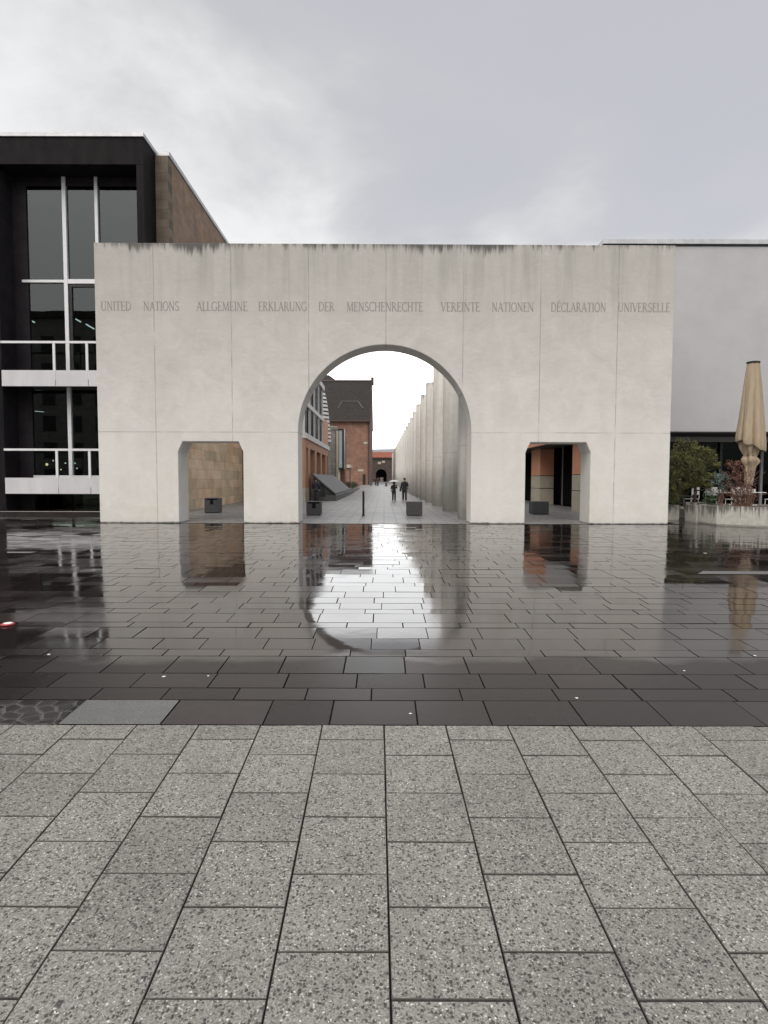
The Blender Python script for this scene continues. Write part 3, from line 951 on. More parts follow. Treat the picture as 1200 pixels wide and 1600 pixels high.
q = MB(); q.box(12.3, 34, 35, 35.2, 0, zw0 - .06); q.box(12.2, 12.3, 28.6, 60, 0, zw0 - .06); q.build('interior', SOFFIT, rb)
def column(x0, x1, y0, y1):
    c = MB(); z = 0
    for h, mi in ((1.05, 1), (.05, 2), (.78, 1), (.05, 2), (1.7, 0), (.05, 2), (zw0 - .06 - 3.68, 0)):
        c.mi = mi; k_ = .02 if mi == 2 else 0
        c.box(x0 + k_, x1 - k_, y0 + k_, y1 - k_, z, z + h); z += h
    return c.build('column', [ORANGE2, BEIGE, DARK], rb)
xc = lane(10.35, 38)
column(10.2, 11.1, 38.6, 40.9); column(9.95, 10.9, 28.9, 31.2); column(10.2, 11.1, 48, 50)
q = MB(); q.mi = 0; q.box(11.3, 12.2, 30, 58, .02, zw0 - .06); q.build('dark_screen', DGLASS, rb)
for yy in (31.8, 33.4, 35.2, 37.2):
    q = MB(); q.box(11.24, 11.29, yy, yy + .09, .02, zw0 - .06); q.build('mullion', BEAM, rb)
q = MB(); q.box(12.15, 12.2, 30, 58, 0, zw0 - .06); q.build('screen_wall', SOFFIT, rb)
q = MB(); q.box(xw + .4, 13, 55, 55.3, 2.6, zw0 - .06); q.build('panel', ORANGE2, rb)
q = MB(); q.box(xw + .4, 13, 56, 56.2, 0, 2.6); q.build('back_wall', SOFFIT, rb)
rl = MB()
for i in range(12): rl.tube([(10.2 + i * .16, 52, .02), (10.2 + i * .16, 52, 2.0)], .015, 5)
rl.box(10.1, 12.1, 51.98, 52.02, 2.0, 2.06); rl.build('railing', BEAM, rb)

# ------------------------------------------------------------------ orange arcade building along the lane's left
ob = thing('arcade_building', 'orange rendered building with a ground floor arcade and white framed windows above', 'building', (-12, 42.6, 0))
xo = -5.75
openings = [(43.6, 44.8), (46.0, 49.1), (50.4, 53.5), (54.7, 58.0), (59.2, 60.4)]
yo0, yo1 = 42.8, 61.0
zo = 4.0
w_ = MB(); prev = yo0
for a, b in openings + [(yo1, yo1)]:
    w_.mi = 0; w_.box(xo - .7, xo, prev, a, 1.0, zo); w_.mi = 1; w_.box(xo - .7, xo + .02, prev, a, 0, 1.0)
    prev = b
w_.mi = 0; w_.box(xo - .7, xo, yo0, yo1, zo, 4.62)
w_.box(-22, -11.4, yo0, yo0 + .7, 0, 4.62); w_.box(-11.4, xo - .7, yo0, yo0 + .7, 2.9, 4.62)
w_.mi = 0
w_.build('wall', [ORANGE, BEIGE], ob)
for xx in (-10.6, -8.4):
    c = MB(); z = 0
    for h, mi in ((.85, 1), (.05, 2), (.75, 1), (.05, 2), (1.2, 0)):
        c.mi = mi; c.box(xx - .4, xx + .4, yo0 - .02, yo0 + .68, z, z + h); z += h
    c.build('column', [ORANGE, BEIGE, DARK], ob)
q = MB(); q.box(-11.4, xo - 1.6, yo0 + 1.4, yo1, 0, 4.6); q.build('recess', REDREC, ob)
q = MB(); q.box(-20, xo + .12, yo0 - .06, yo1 + .02, 4.62, 5.0); q.build('ledge', WTRIM, ob)
q = MB(); q.box(-20, xo - .35, yo0 + .3, 56, 5.0, 10.0); q.build('window_band', DGLASS, ob)
q = MB(); q.box(-20, xo - .5, yo0 + .5, 55.8, 5.0, 10.0); q.build('interior', INTER, ob)
q = MB(); q.box(-20, xo + .05, yo0, 56.1, 7.05, 7.4); q.build('ledge', WTRIM, ob)
q = MB(); q.box(-20, xo + .12, yo0 - .06, 56.2, 9.95, 10.4); q.build('cornice', WTRIM, ob)
q = MB(); q.box(-20, xo - .4, yo0 + .2, 56, 10.4, 10.9); q.build('roof', SLATE, ob)
for z0, z1 in ((5.0, 7.05), (7.4, 9.95)):
    yv = yo0
    i = 0
    while yv < 56:
        q = MB(); wdt = .34 if i % 3 == 0 else .14
        q.box(xo - .34, xo, yv, yv + wdt, z0, z1); q.build('window_post', WTRIM if i % 3 == 0 else DARK, ob)
        yv += 1.05; i += 1
q = MB(); q.box(xo - 3, xo - .02, 56.25, 60.9, 5.0, 7.5); q.build('end_block', ORANGE2, ob)

# curved glazed stair behind it
gs = thing('glazed_stair', 'curved white glass stair bay with dark horizontal bars above the arcade building', 'stair tower', (lane(-6, 64), 64, 0))
nseg, bars = 10, 13
zt0, zt1 = 5.6, 11.0
def sx_(z_, a):
    k_ = (zt1 - z_) / (zt1 - zt0)
    rr = .55 + .75 * math.sqrt(max(k_, 0.02))
    return lane(-6.9, 64) + rr * math.cos(a) * 1.05, 64 - rr * math.sin(a)
q = MB(); vs, fs = [], []
for j in range(bars * 2 + 1):
    z_ = zt0 + (zt1 - zt0) * j / (bars * 2)
    for i in range(nseg + 1):
        p = sx_(z_, math.pi * i / nseg); vs.append((p[0], p[1], z_))
for j in range(bars * 2):
    for i in range(nseg): fs.append((j * (nseg + 1) + i, j * (nseg + 1) + i + 1, (j + 1) * (nseg + 1) + i + 1, (j + 1) * (nseg + 1) + i))
q.add(vs, fs); q.build('pane', WPLAST, gs)
for j in range(bars + 1):
    z_ = zt0 + (zt1 - zt0) * j / bars
    pts = [(sx_(z_, math.pi * i / nseg)[0], sx_(z_, math.pi * i / nseg)[1] - .03, z_) for i in range(nseg + 1)]
    q = MB(); q.tube(pts, .07, 6); q.build('bar', DARK, gs)
q = MB(); q.box(lane(-8.2, 64), lane(-5.7, 64), 63.2, 66, 0, zt0); q.build('base', GSTONE, gs)

# stone tower and glazed bay
tw = thing('stone_tower', 'narrow grey stone stair tower between the arcade building and the church', 'tower', (lane(-5.6, 68), 68, 0))
q = MB(); q.lathe([(.58, 0), (.58, 7.3), (.66, 7.3), (.66, 7.6), (.5, 7.7)], lane(-5.72, 68), 68, 14); q.build('shaft', GSTONE, tw)
q = MB(); q.box(lane(-5.25, 68), lane(-5.05, 68), 67.5, 67.9, 0, 7.2); q.build('pilaster', BEIGE, tw)
by = thing('glazed_bay', 'tall narrow glazed bay in a black frame on the brown stone house front', 'bay window', (lane(-5, 73), 73, 0))
bx0, bz1 = at(525.5, 670, 73); bx1, bz0 = at(537.5, 733, 73)
q = MB(); q.box(bx0 + .1, bx1 - .1, 73.05, 74.6, bz0 + .1, bz1 - .1); q.build('pane', simple('bay_glass_grey', (.26, .29, .27), (.34, .37, .35), .9, .15, 0), by)
for a in ((bx0, bx0 + .24, bz0, bz1), (bx1 - .24, bx1, bz0, bz1), (bx0 + .24, bx1 - .24, bz1 - .16, bz1), (bx0 + .24, bx1 - .24, bz0, bz0 + .16)):
    q = MB(); q.box(a[0], a[1], 72.95, 74.7, a[2], a[3]); q.build('frame', DARK, by)
q = MB(); q.box(bx0 - 1.2, bx1 - .02, 74.7, 78, 0, 7.2); q.build('house_wall', CHURCH, by)
q = MB(); q.box(bx0 - .2, bx0 + .35, 73.4, 74.7, 0, bz0); q.build('support', BEIGE, by)
an = thing('stone_annex', 'low brown stone annex with a pale flat canopy beside the church', 'annex', (lane(-5, 98), 98, 0))
ax0, az = at(534, 731, 98); ax1, az1 = at(546, 726, 98)
q = MB(); q.box(ax0 - 3, ax1 - .1, 98.2, 104, 0, az); q.build('wall', CHURCH, an)
q = MB(); q.box(ax0 - 3, ax1 + .15, 97.9, 104.1, az, az1); q.build('canopy', BEIGE, an)

# church
YC = 130.
ch = thing('church', 'brown sandstone church with a steep dark roof at the left of the lane', 'church', (-9, YC, lz(YC)))
xc1 = at(578, 700, YC)[0]
ze = at(550, 656, YC)[1]
yrid = YC + 13; zri = at(550, 598, yrid)[1]
xg = at(583.5, 620, yrid)[0]
q = MB(); q.mi = 0; q.box(-22, xc1, YC, YC + .8, 0, ze)
q.mi = 1; q.prism([(YC + .8, 0), (YC + 26, 0), (YC + 26, ze), (yrid, zri - .3), (YC + .8, ze)], xc1 - .8, xc1 + .003, 'x')
q.build('wall', [CHURCH, CHURCHX], ch)
q = MB()
def roofz(y): return ze + (zri - ze) * (y - YC) / (yrid - YC)
q.hexa([(-24, YC - .6, roofz(YC - .6)), (xc1 + .15, YC - .6, roofz(YC - .6)), (xc1 + .15, yrid, zri), (-24, yrid, zri)],
       [(-24, YC - .6, roofz(YC - .6) + .35), (xc1 + .15, YC - .6, roofz(YC - .6) + .35), (xc1 + .15, yrid, zri + .35), (-24, yrid, zri + .35)])
q.hexa([(-24, yrid, zri), (xc1 + .15, yrid, zri), (xc1 + .15, YC + 27, ze - .3), (-24, YC + 27, ze - .3)],
       [(-24, yrid, zri + .35), (xc1 + .15, yrid, zri + .35), (xc1 + .15, YC + 27, ze), (-24, YC + 27, ze)])
rf_ = q.build('roof', SLATE, ch)
q = MB(); q.box(xc1 - .1, xc1 + .55, yrid - .5, yrid + .5, zri - .6, zri + 1.2); q.build('finial', DSTONE, rf_)
q = MB(); q.box(-24, xc1 + .3, yrid - .25, yrid + .25, zri + .3, zri + .6); q.build('ridge', simple('ridge_tiles', (.09, .075, .07), (.12, .1, .09), 3, .8, 0), rf_)
q = MB(); q.box(-24, xc1 + .05, YC - .95, YC - .62, ze - .45, ze - .12); q.build('gutter', simple('brown_gutter', (.05, .03, .025), (.07, .045, .035), 3, .6, 0), rf_)
def rp(px, py):
    # a point of the roof slope seen at a place in the photograph
    lo, hi = YC - .6, yrid
    for _ in range(40):
        m = (lo + hi) / 2
        if at(px, py, m)[1] > roofz(m): lo = m
        else: hi = m
    m = (lo + hi) / 2
    return at(px, py, m)[0], m, roofz(m) + .38
tra = [rp(534, 630), rp(559, 630), rp(567, 641), rp(528, 641)]
q = MB()
for a, b in ((tra[3], tra[0]), (tra[0], tra[1]), (tra[1], tra[2])): q.tube([a, b], .16, 6)
q.build('dormer_edge', simple('dormer_ridge', (.075, .062, .056), (.10, .085, .075), 3, .8, 0), rf_)
d0 = at(566.5, 741, YC); d1 = at(571, 757, YC)
q = MB(); q.box(d0[0], d1[0], YC - .03, YC + .1, lz(YC), d0[1]); q.build('door', DARK, ch)
q = MB(); q.tube([(xc1 - .35, YC - .2, .5), (xc1 - .35, YC - .2, ze - .4)], .16, 8); q.build('drainpipe', DSTONE, ch)
for px, py in ((561, 735), (570, 692)):
    a = at(px, py, YC)
    q = MB(); q.box(a[0] - .3, a[0] + .9, YC - .04, YC, a[1] - .2, a[1] + .2); q.build('stone_course', BEIGE, ch)

hr = thing('roofed_house', 'dark hipped roof rising behind the church ridge', 'house', (-22, 185, 0))
pA = at(516, 586.5, 190); pB = at(530, 599, 190)
q = MB(); q.box(-45, pB[0] + .5, 186, 200, 0, pB[1] - 1); q.build('wall', DSTONE, hr)
q = MB(); q.hexa([(-46, 185, pB[1] - 1), (pB[0] + .8, 185, pB[1] - 1), (pB[0] + .8, 201, pB[1] - 1), (-46, 201, pB[1] - 1)],
                 [(-42, 191, pA[1]), (pA[0] - .6, 191, pA[1] + .2), (pA[0] - .6, 195, pA[1] + .2), (-42, 195, pA[1])]); q.build('roof', SLATE, hr)

# gate tower at the end of the lane
YE = 190.
zg = lz(YE)
ge = thing('gatehouse', 'dark sandstone gatehouse with a red tiled roof closing the lane', 'gatehouse', (0, YE, zg))
cx, _ = at(595.5, 740, YE); hw = 1.75
zt = at(595, 733, YE)[1]; zw = at(595, 715, YE)[1]; zr_a = at(595, 706.5, YE + 3)[1]
ol = [(-9, zg), (-9, zw), (9, zw), (9, zg), (cx + hw, zg)] + [(cx + hw * math.cos(math.pi * i / 16), zt - hw + hw * math.sin(math.pi * i / 16)) for i in range(17)] + [(cx - hw, zg)]
q = MB(); q.prism(ol, YE, YE + 5); q.build('wall', DSTONE, ge)
q = MB(); q.prism([(cx - 2.2, zg), (cx - 2.2, zt), (cx + 2.2, zt), (cx + 2.2, zg), (cx + .65, zg), (cx + .65, zg + 1.5), (cx - .5, zg + 1.5), (cx - .5, zg)], YE + 8, YE + 8.5)
q.box(cx - 2.2, cx - 2.0, YE + 5, YE + 8, zg, zt); q.box(cx + 2.0, cx + 2.2, YE + 5, YE + 8, zg, zt); q.box(cx - 2.2, cx + 2.2, YE + 5, YE + 8.5, zt, zt + .3)
q.build('passage', DSTONE, ge)
q = MB(); q.hexa([(-9.5, YE - .6, zw), (9.5, YE - .6, zw), (9.5, YE + 5.6, zw), (-9.5, YE + 5.6, zw)], [(-9.5, YE + 2.2, zr_a), (9.5, YE + 2.2, zr_a), (9.5, YE + 2.8, zr_a), (-9.5, YE + 2.8, zr_a)])
q.build('roof', REDTILE, ge)
q = MB(); q.box(-9, 9, YE - .25, YE, zw - .55, zw - .05); q.build('eaves', WTRIM if False else DSTONE, ge)
for dx in (-.6, .7):
    q = MB(); q.box(cx + dx - .5, cx + dx + .5, YE - .05, YE + .02, zw - 1.9 + dx * .3, zw - 1.2 + dx * .3); q.build('window', BEIGE, ge)
gh = thing('far_house', 'grey roofed house just showing over the red gatehouse roof', 'house', (0, 210, 1))
q = MB(); za = at(600, 707, 212)[1]; zb_ = at(600, 702.5, 215)[1]
q.box(-7, 9, 210, 222, 1, za); q.build('wall', GSTONE, gh)
q = MB(); q.hexa([(-7.5, 209.5, za), (9.5, 209.5, za), (9.5, 222.5, za), (-7.5, 222.5, za)], [(-7.5, 215.5, zb_), (9.5, 215.5, zb_ + .5), (9.5, 216.5, zb_ + .5), (-7.5, 216.5, zb_)])
q.build('roof', simple('grey_zinc_roof', (.20, .20, .21), (.27, .27, .28), 2, .5, 0), gh)

# sloping skylight
sk = thing('skylight', 'sloping dark grey skylight slab rising from a low base on the left of the lane', 'skylight', (lane(-4.5, 45), 45, 0))
y0, y1 = 44.7, 66.0
xa_, xb_ = lane(-5.35, 44.7), lane(-3.62, 44.7)
dxl = -.0047 * (y1 - y0)
zhi, zlo = 2.08, .5
SKM = simple('dark_grey_skylight_metal', (.035, .037, .038), (.055, .057, .058), 3, .6, .05, 0)
q = MB(); q.hexa([(xa_, y0, zhi - .14), (xb_ + .05, y0, zlo - .06), (xb_ + .05 + dxl, y1, zlo - .06), (xa_ + dxl, y1, zhi - .14)],
                 [(xa_, y0, zhi), (xb_ + .05, y0, zlo + .08), (xb_ + .05 + dxl, y1, zlo + .08), (xa_ + dxl, y1, zhi)]); q.build('roof_slab', SKM, sk)
q = MB(); q.hexa([(xa_ + .1, y0 + .15, .3), (xb_ - .05, y0 + .15, .3), (xb_ - .05 + dxl, y1, .3), (xa_ + .1 + dxl, y1, .3)],
                 [(xa_ + .1, y0 + .15, zhi - .2), (xb_ - .05, y0 + .15, zlo - .08), (xb_ - .05 + dxl, y1, zlo - .08), (xa_ + .1 + dxl, y1, zhi - .2)]); q.build('side_glass', simple('dark_side_glass', (.03, .035, .035), (.08, .085, .08), 1.2, .12, 0), sk)
for i in range(1, 4):
    xx = xa_ + (xb_ - xa_) * i / 4
    q = MB(); q.box(xx - .03, xx + .03, y0 + .06, y0 + .14, .3, zhi - .2 - (zhi - zlo - .1) * i / 4); q.build('glazing_bar', DARK, sk)
q = MB(); q.box(xa_, xb_ + .12, y0 - .05, y1 + 6, 0, .3); q.box(xb_ - .7, xb_ + .12, y0 - .04, y0 + .7, .3, .43); q.build('base', CONCBLK, sk)
kw = MB(); kw.box(lane(-4.9, 78), lane(-3.55, 78), 72.5, 92, .0, .36)
tag(kw.build('low_wall', CONCBLK, org=(lane(-4.2, 78), 78, 0)), 'low dark stone wall beyond the skylight, topped with shrubs', 'low wall')


def foliage(mb, c, r, n, size, rs, up=.3, tlo=0, thi=1, thin=.45):
    for _ in range(n):
        while True:
            d = Vector((rs.uniform(-1, 1), rs.uniform(-1, 1), rs.uniform(-1, 1)))
            if d.length < 1 and d.length > .25: break
        p = Vector((c[0] + d.x * r[0], c[1] + d.y * r[1], c[2] + d.z * r[2]))
        a = Vector((rs.gauss(0, 1), rs.gauss(0, 1), rs.gauss(0, 1) + up)).normalized()
        b = a.orthogonal().normalized()
        b = (Matrix.Rotation(rs.uniform(0, 6.28), 3, a) @ b)
        s_ = size * rs.uniform(.6, 1.3)
        mb.ct = min(1, max(0, tlo + (thi - tlo) * rs.random()))
        mb.add([p - b * s_ * thin, p + a * s_ * .4 - b * s_ * .1, p + a * s_, p + a * s_ * .4 + b * s_ * thin], [(0, 1, 2, 3)])


rs = random.Random(3)
for i, (yy, lab) in enumerate(((75, 'scrubby brown shrub on the low wall, nearest to the skylight'), (81, 'scrubby brown shrub in the middle of the low dark wall'), (88, 'scrubby brown shrub at the far end of the low dark wall'))):
    xx = lane(-4.2 + .1 * i, yy)
    sb = thing('shrub', lab, 'shrub', (xx, yy, .36), 'shrubs on the low wall')
    q = MB()
    for k_ in range(6): q.tube([(xx, yy, .36), (xx + rs.uniform(-.4, .4), yy + rs.uniform(-.4, .4), 1.1 + rs.uniform(-.2, .3))], [.03, .01], 5)
    q.build('stem', STEM, sb)
    q = MB()
    for k_ in range(5): foliage(q, (xx + rs.uniform(-.45, .45), yy + rs.uniform(-.5, .5), .95 + rs.uniform(-.25, .35) - .1 * i), (.38, .4, .3), 110, .13, rs)
    q.build('leaves', DRYB if i != 1 else GREEN, sb)

# ------------------------------------------------------------------ blocks and post
def block(px0, px1, pyt, pyb, lab, notch=False, Y=None):
    Y = Y or EYE * F_PX / (pyb - 750)
    x0, z1 = at(px0, pyt, Y); x1, _ = at(px1, pyt, Y); w__ = x1 - x0
    t_ = thing('stone_block', lab, 'seat block', ((x0 + x1) / 2, Y + w__ / 2, lz(Y)), 'dark stone cube blocks in the lane')
    q = MB(); q.box(x0, x1, Y, Y + w__, lz(Y) + .03, z1); q.build('body', CONCBLK, t_, bevel=.015)
    q = MB(); q.box(x0 + .04, x1 - .04, Y + .04, Y + w__ - .04, lz(Y), lz(Y) + .03); q.build('foot', DARK, t_)
    if notch:
        m_ = (x0 + x1) / 2
        q = MB(); q.box(m_ - .06, m_ + .1, Y - .004, Y + .01, z1 - .30, z1 - .02); q.box(x0 + .08, x1 - .05, Y - .003, Y + .01, z1 - .09, z1 - .02); q.build('notch_shade', BLACK, t_)  # thin black plates stand in for the shade of a recessed notch
    return t_
block(319, 341, 779, 801.5, 'dark stone cube block seen through the small left opening', True, 28)
block(478.5, 501, 784, 806, 'dark stone cube block just inside the arch on its left side', True, 26.3)
block(635.5, 660, 784, 806.5, 'dark stone cube block inside the arch on the right, near the pillars', False, 26.3)
block(832.5, 858, 783, 803.5, 'dark stone cube block seen through the small right opening', False, 27.6)
block(577.5, 581, 753.5, 757.5, 'tiny distant dark cube block near the church corner', False, 118)
block(601.5, 605, 754, 757.5, 'tiny distant dark cube block left of the pillar row', False, 112)
xb, _ = at(567.8, 790, 26.3)
bo = thing('bollard', 'slim black bollard standing in the middle of the arch', 'bollard', (xb, 26.3, 0))
zt_ = at(567, 767.5, 26.3)[1]
q = MB(); q.lathe([(.05, 0), (.05, zt_ - .02), (.035, zt_)], xb, 26.3, 16); q.build('post', DARK, bo)
q = MB(); q.lathe([(.085, 0), (.085, .02), (.055, .03)], xb, 26.3, 16); q.build('foot', DARK, bo)

# ------------------------------------------------------------------ people
def skin_mesh(name, verts, edges, mats, parent, loc, levels=1):
    me = bpy.data.meshes.new(name)
    me.from_pydata([v[:3] for v in verts], edges, [])
    o = bpy.data.objects.new(name, me); COL.objects.link(o)
    sk_ = o.modifiers.new('skin', 'SKIN'); sk_.use_smooth_shade = True
    for v, sv in zip(verts, me.skin_vertices[0].data):
        r_ = v[3]; sv.radius = r_ if isinstance(r_, tuple) else (r_, r_)
    me.skin_vertices[0].data[0].use_root = True
    ss = o.modifiers.new('sub', 'SUBSURF'); ss.levels = levels; ss.render_levels = levels
    dg = bpy.context.evaluated_depsgraph_get()
    new = bpy.data.meshes.new_from_object(o.evaluated_get(dg))
    o.modifiers.clear(); o.data = new
    new.name = name
    for m in mats: new.materials.append(m)
    o.parent = parent
    ORG[o.name] = ORG[parent.name]
    return o


def person(label, loc, h, face, coat, legs, stride=.25, arms=(0, 0), coat_len=.50, hood=False, bag=None, hold=False):
    t_ = thing('person', label, 'person', loc)
    k_ = h / 1.75
    V, E_ = [], []
    def a(x, y, z, r, par=None):
        V.append((x * k_, y * k_, z * k_, (r[0] * k_, r[1] * k_) if isinstance(r, tuple) else r * k_)); i = len(V) - 1
        if par is not None: E_.append((par, i))
        return i
    pel = a(0, 0, .95, (.15, .11))
    wa = a(0, 0, 1.12, (.135, .10), pel); chs = a(0, -.01, 1.32, (.17, .11), wa); nk0 = a(0, 0, 1.44, (.10, .075), chs)
    nk = a(0, -.005, 1.51, .052, nk0); hd0 = a(0, -.02, 1.57, (.062, .075), nk); hd1 = a(0, -.015, 1.66, (.074, .092), hd0); a(0, 0, 1.72, (.055, .065), hd1)
    for s_ in (-1, 1):
        st_ = stride * s_
        hip = a(.095 * s_, 0, .90, .088, pel)
        kn = a(.10 * s_, -st_ * .55 - .02, .50, .058, hip)
        an_ = a(.10 * s_, -st_ * .85 + (.10 if st_ < 0 else .0), .09, .040, kn)
        a(.11 * s_, -st_ * .85 - .13 + (.10 if st_ < 0 else 0), .035, (.042, .03), an_)
        sh = a(.19 * s_, 0, 1.41, .062, chs)
        sw_ = arms[0 if s_ < 0 else 1]
        if hold and s_ > 0:
            el = a(.24 * s_, -.16, 1.20, .042, sh); wr = a(.14 * s_, -.30, 1.32, .03, el); dirv = Vector((-.02, -.02, .05))
        else:
            el = a(.245 * s_, sw_ * .12, 1.14, .044, sh); wr = a(.25 * s_, -.05 - sw_ * .12, .90, .03, el); dirv = Vector((0, -.01, -.055))
        p = Vector(V[wr][:3]) / k_
        pm_ = a(*(p + dirv), (.040, .018), wr)
        q_ = p + dirv
        for f_ in range(4):
            off = Vector((.0, (f_ - 1.5) * .018, 0)); l_ = (.8, 1, .95, .75)[f_]
            f1 = a(*(q_ + off + dirv * .55 * l_), .0095, pm_)
            a(*(q_ + off + dirv * 1.15 * l_ + Vector((-.012 * s_, 0, 0))), .008, f1)
        th = a(*(q_ + Vector((0, -.045, .012))), .010, pm_); a(*(q_ + Vector((0, -.055, -.028))), .008, th)
    skin_mesh('body', V, E_, [SKIN], t_, loc)
    x0, y0, z0 = loc
    # face: nose and ears
    # trousers follow the legs
    for s_ in (-1, 1):
        st_ = stride * s_
        q = MB(); q.tube([(x0 + .095 * s_ * k_, y0, z0 + .93 * k_), (x0 + .10 * s_ * k_, y0 + (-st_ * .55 - .02) * k_, z0 + .50 * k_), (x0 + .10 * s_ * k_, y0 + (-st_ * .85 + (.10 if st_ < 0 else 0)) * k_, z0 + .07 * k_)], [.112 * k_, .082 * k_, .07 * k_], 12)
        q.build('trousers', legs, t_, smooth=True)
        fy = y0 + (-st_ * .85 + (.10 if st_ < 0 else 0)) * k_
        q = MB(); q.ball((x0 + .105 * s_ * k_, fy - .06 * k_, z0 + .045 * k_), (.055 * k_, .14 * k_, .045 * k_), 12, 6); q.build('shoe', BLKCL, t_, smooth=True)
    # coat: torso shell flaring to the hem, plus sleeves
    q = MB(); vs, fs = [], []
    hem = .95 - coat_len * .62 + .1
    prof = [(hem, .20, .165), (.80, .195, .155), (1.0, .175, .14), (1.15, .165, .13), (1.32, .205, .145), (1.42, .185, .12), (1.49, .085, .085)]
    nn = 18
    for z_, rx, ry in prof:
        for i in range(nn):
            an_ = 2 * math.pi * i / nn
            rr = 1 + .03 * math.sin(5 * an_) * (1 if z_ < .9 else .2)
            vs.append((x0 + rx * rr * k_ * math.cos(an_), y0 + ry * rr * k_ * math.sin(an_), z0 + z_ * k_))
    for j in range(len(prof) - 1):
        for i in range(nn): fs.append((j * nn + i, j * nn + (i + 1) % nn, (j + 1) * nn + (i + 1) % nn, (j + 1) * nn + i))
    fs.append(tuple(range(nn - 1, -1, -1))); q.add(vs, fs)
    for s_ in (-1, 1):
        sw_ = arms[0 if s_ < 0 else 1]
        if hold and s_ > 0: pts = [(.17 * s_, 0, 1.42), (.24 * s_, -.16, 1.20), (.145 * s_, -.29, 1.31)]
        else: pts = [(.17 * s_, 0, 1.42), (.245 * s_, sw_ * .12, 1.14), (.25 * s_, -.045 - sw_ * .11, .93)]
        q.tube([(x0 + p[0] * k_, y0 + p[1] * k_, z0 + p[2] * k_) for p in pts], [.085 * k_, .068 * k_, .05 * k_], 10)
    q.build('coat', coat, t_, smooth=True)
    q = MB()
    if hood: q.ball((x0, y0 + .015 * k_, z0 + 1.635 * k_), (.112 * k_, .12 * k_, .15 * k_), 14, 10); q.build('hood', coat, t_, smooth=True)
    else: q.ball((x0, y0 + .022 * k_, z0 + 1.675 * k_), (.092 * k_, .105 * k_, .105 * k_), 14, 10); q.build('hair', HAIR, t_, smooth=True)
    q = MB(); q.ball((x0, y0 - .108 * k_, z0 + 1.625 * k_), (.013 * k_, .02 * k_, .022 * k_), 8, 6); q.build('nose', SKIN, t_, smooth=True)
    t_.rotation_euler.z = face
    return t_


def place(px, Y): return (at(px, 770, Y)[0], Y, lz(Y))
person('person in a dark coat standing in front of the skylight, left in the arch', place(494, 43.6), 1.74, R(180), NAVYCL, JEAN, .06, (.1, -.1), .35)
P2 = place(615.5, 44.6)
person('shorter person in a black hooded coat walking under a pale umbrella', P2, 1.46, R(0), BLKCL, JEAN, .20, (.4, 0), .55, True, None, True)
P3 = place(632, 46)
person('tall person in a long black coat walking near the white pillars with a bag', P3, 1.76, R(180), BLKCL, JEAN, .22, (.6, -.4), .60)
person('distant person in a dark red coat walking far down the lane', place(590.2, 118), 1.74, R(180), BROWNCL, JEAN, .22, (.3, -.3), .5)
person('distant person in black walking far down the lane beside the red coat', place(586.8, 121), 1.68, R(180), BLKCL, JEAN, .22, (.3, -.3), .5)
# umbrella of the shorter walker
um = thing('umbrella', 'small pale umbrella held low over the shorter walker', 'umbrella', (P2[0], P2[1], 1.1))
q = MB(); q.lathe([(.40, 1.475), (.34, 1.53), (.20, 1.58), (.02, 1.61)], P2[0], P2[1], 16, .02, 0, 8); q.build('canopy', PALECL, um)
q = MB(); q.tube([(P2[0] + .13, P2[1] - .27, 1.06), (P2[0] + .01, P2[1] - .01, 1.62)], .008, 6); q.build('shaft', DARK, um)
bg = thing('shoulder_bag', 'black shoulder bag hanging beside the tall walker in the long coat', 'bag', (P3[0] - .3, P3[1], .8))
q = MB(); q.hexa([(P3[0] - .40, P3[1] - .17, .72), (P3[0] - .25, P3[1] - .17, .72), (P3[0] - .25, P3[1] + .17, .72), (P3[0] - .40, P3[1] + .17, .72)],
                 [(P3[0] - .36, P3[1] - .15, 1.06), (P3[0] - .26, P3[1] - .15, 1.06), (P3[0] - .26, P3[1] + .15, 1.06), (P3[0] - .36, P3[1] + .15, 1.06)]); q.build('pouch', BLKCL, bg, bevel=.03)
q = MB(); q.tube([(P3[0] - .31, P3[1] - .13, 1.04), (P3[0] - .2, P3[1] - .06, 1.44), (P3[0] - .17, P3[1] + .03, 1.47), (P3[0] - .2, P3[1] + .08, 1.44), (P3[0] - .31, P3[1] + .13, 1.04)], .012, 6); q.build('strap', BLKCL, bg)

# ------------------------------------------------------------------ cafe corner on the right
tr_ = MB(); tr_.box(12.9, 26, 24.2, 28.4, -.02, .38); tag(tr_.build('terrace', GSTONE), kind='structure')
pw = MB()
def octo(cx, cy, r, sq=1.0):
    return [(cx + r * math.cos(math.pi / 8 + i * math.pi / 4), cy + sq * r * math.sin(math.pi / 8 + i * math.pi / 4)) for i in range(8)]
def planter(lab, cx, cy, r, h, n=8, taper=1.0, rot=math.pi / 8):
    t_ = thing('planter', lab, 'planter', (cx, cy, 0), 'concrete planters of the cafe')
    def ring(rr, z_): return [(cx + rr * math.cos(rot + 2 * math.pi * i / n), cy + rr * math.sin(rot + 2 * math.pi * i / n), z_) for i in range(n)]
    q = MB(); rings = [ring(r * taper * .98, 0), ring(r * taper, .06), ring(r, h), ring(r * .88, h), ring(r * .86, h - .08)]
    vs = [p for rr in rings for p in rr]; fs = []
    for j in range(len(rings) - 1):
        for i in range(n): fs.append((j * n + i, j * n + (i + 1) % n, (j + 1) * n + (i + 1) % n, (j + 1) * n + i))
    q.add(vs, fs); q.build('shell', PLANTC, t_, bevel=.012)
    q = MB(); q.add(ring(r * .87, h - .06), [tuple(range(n))]); q.build('soil', SOIL, t_)
    return t_
bigp = (13.45, 21.75)
planter('large weathered octagonal concrete planter under the tan parasol', 13.45, 21.75, 1.62, .70, 8)
planter('square concrete planter block left behind the large octagonal planter', 12.35, 22.85, .62, .66, 4, 1, math.pi / 4)
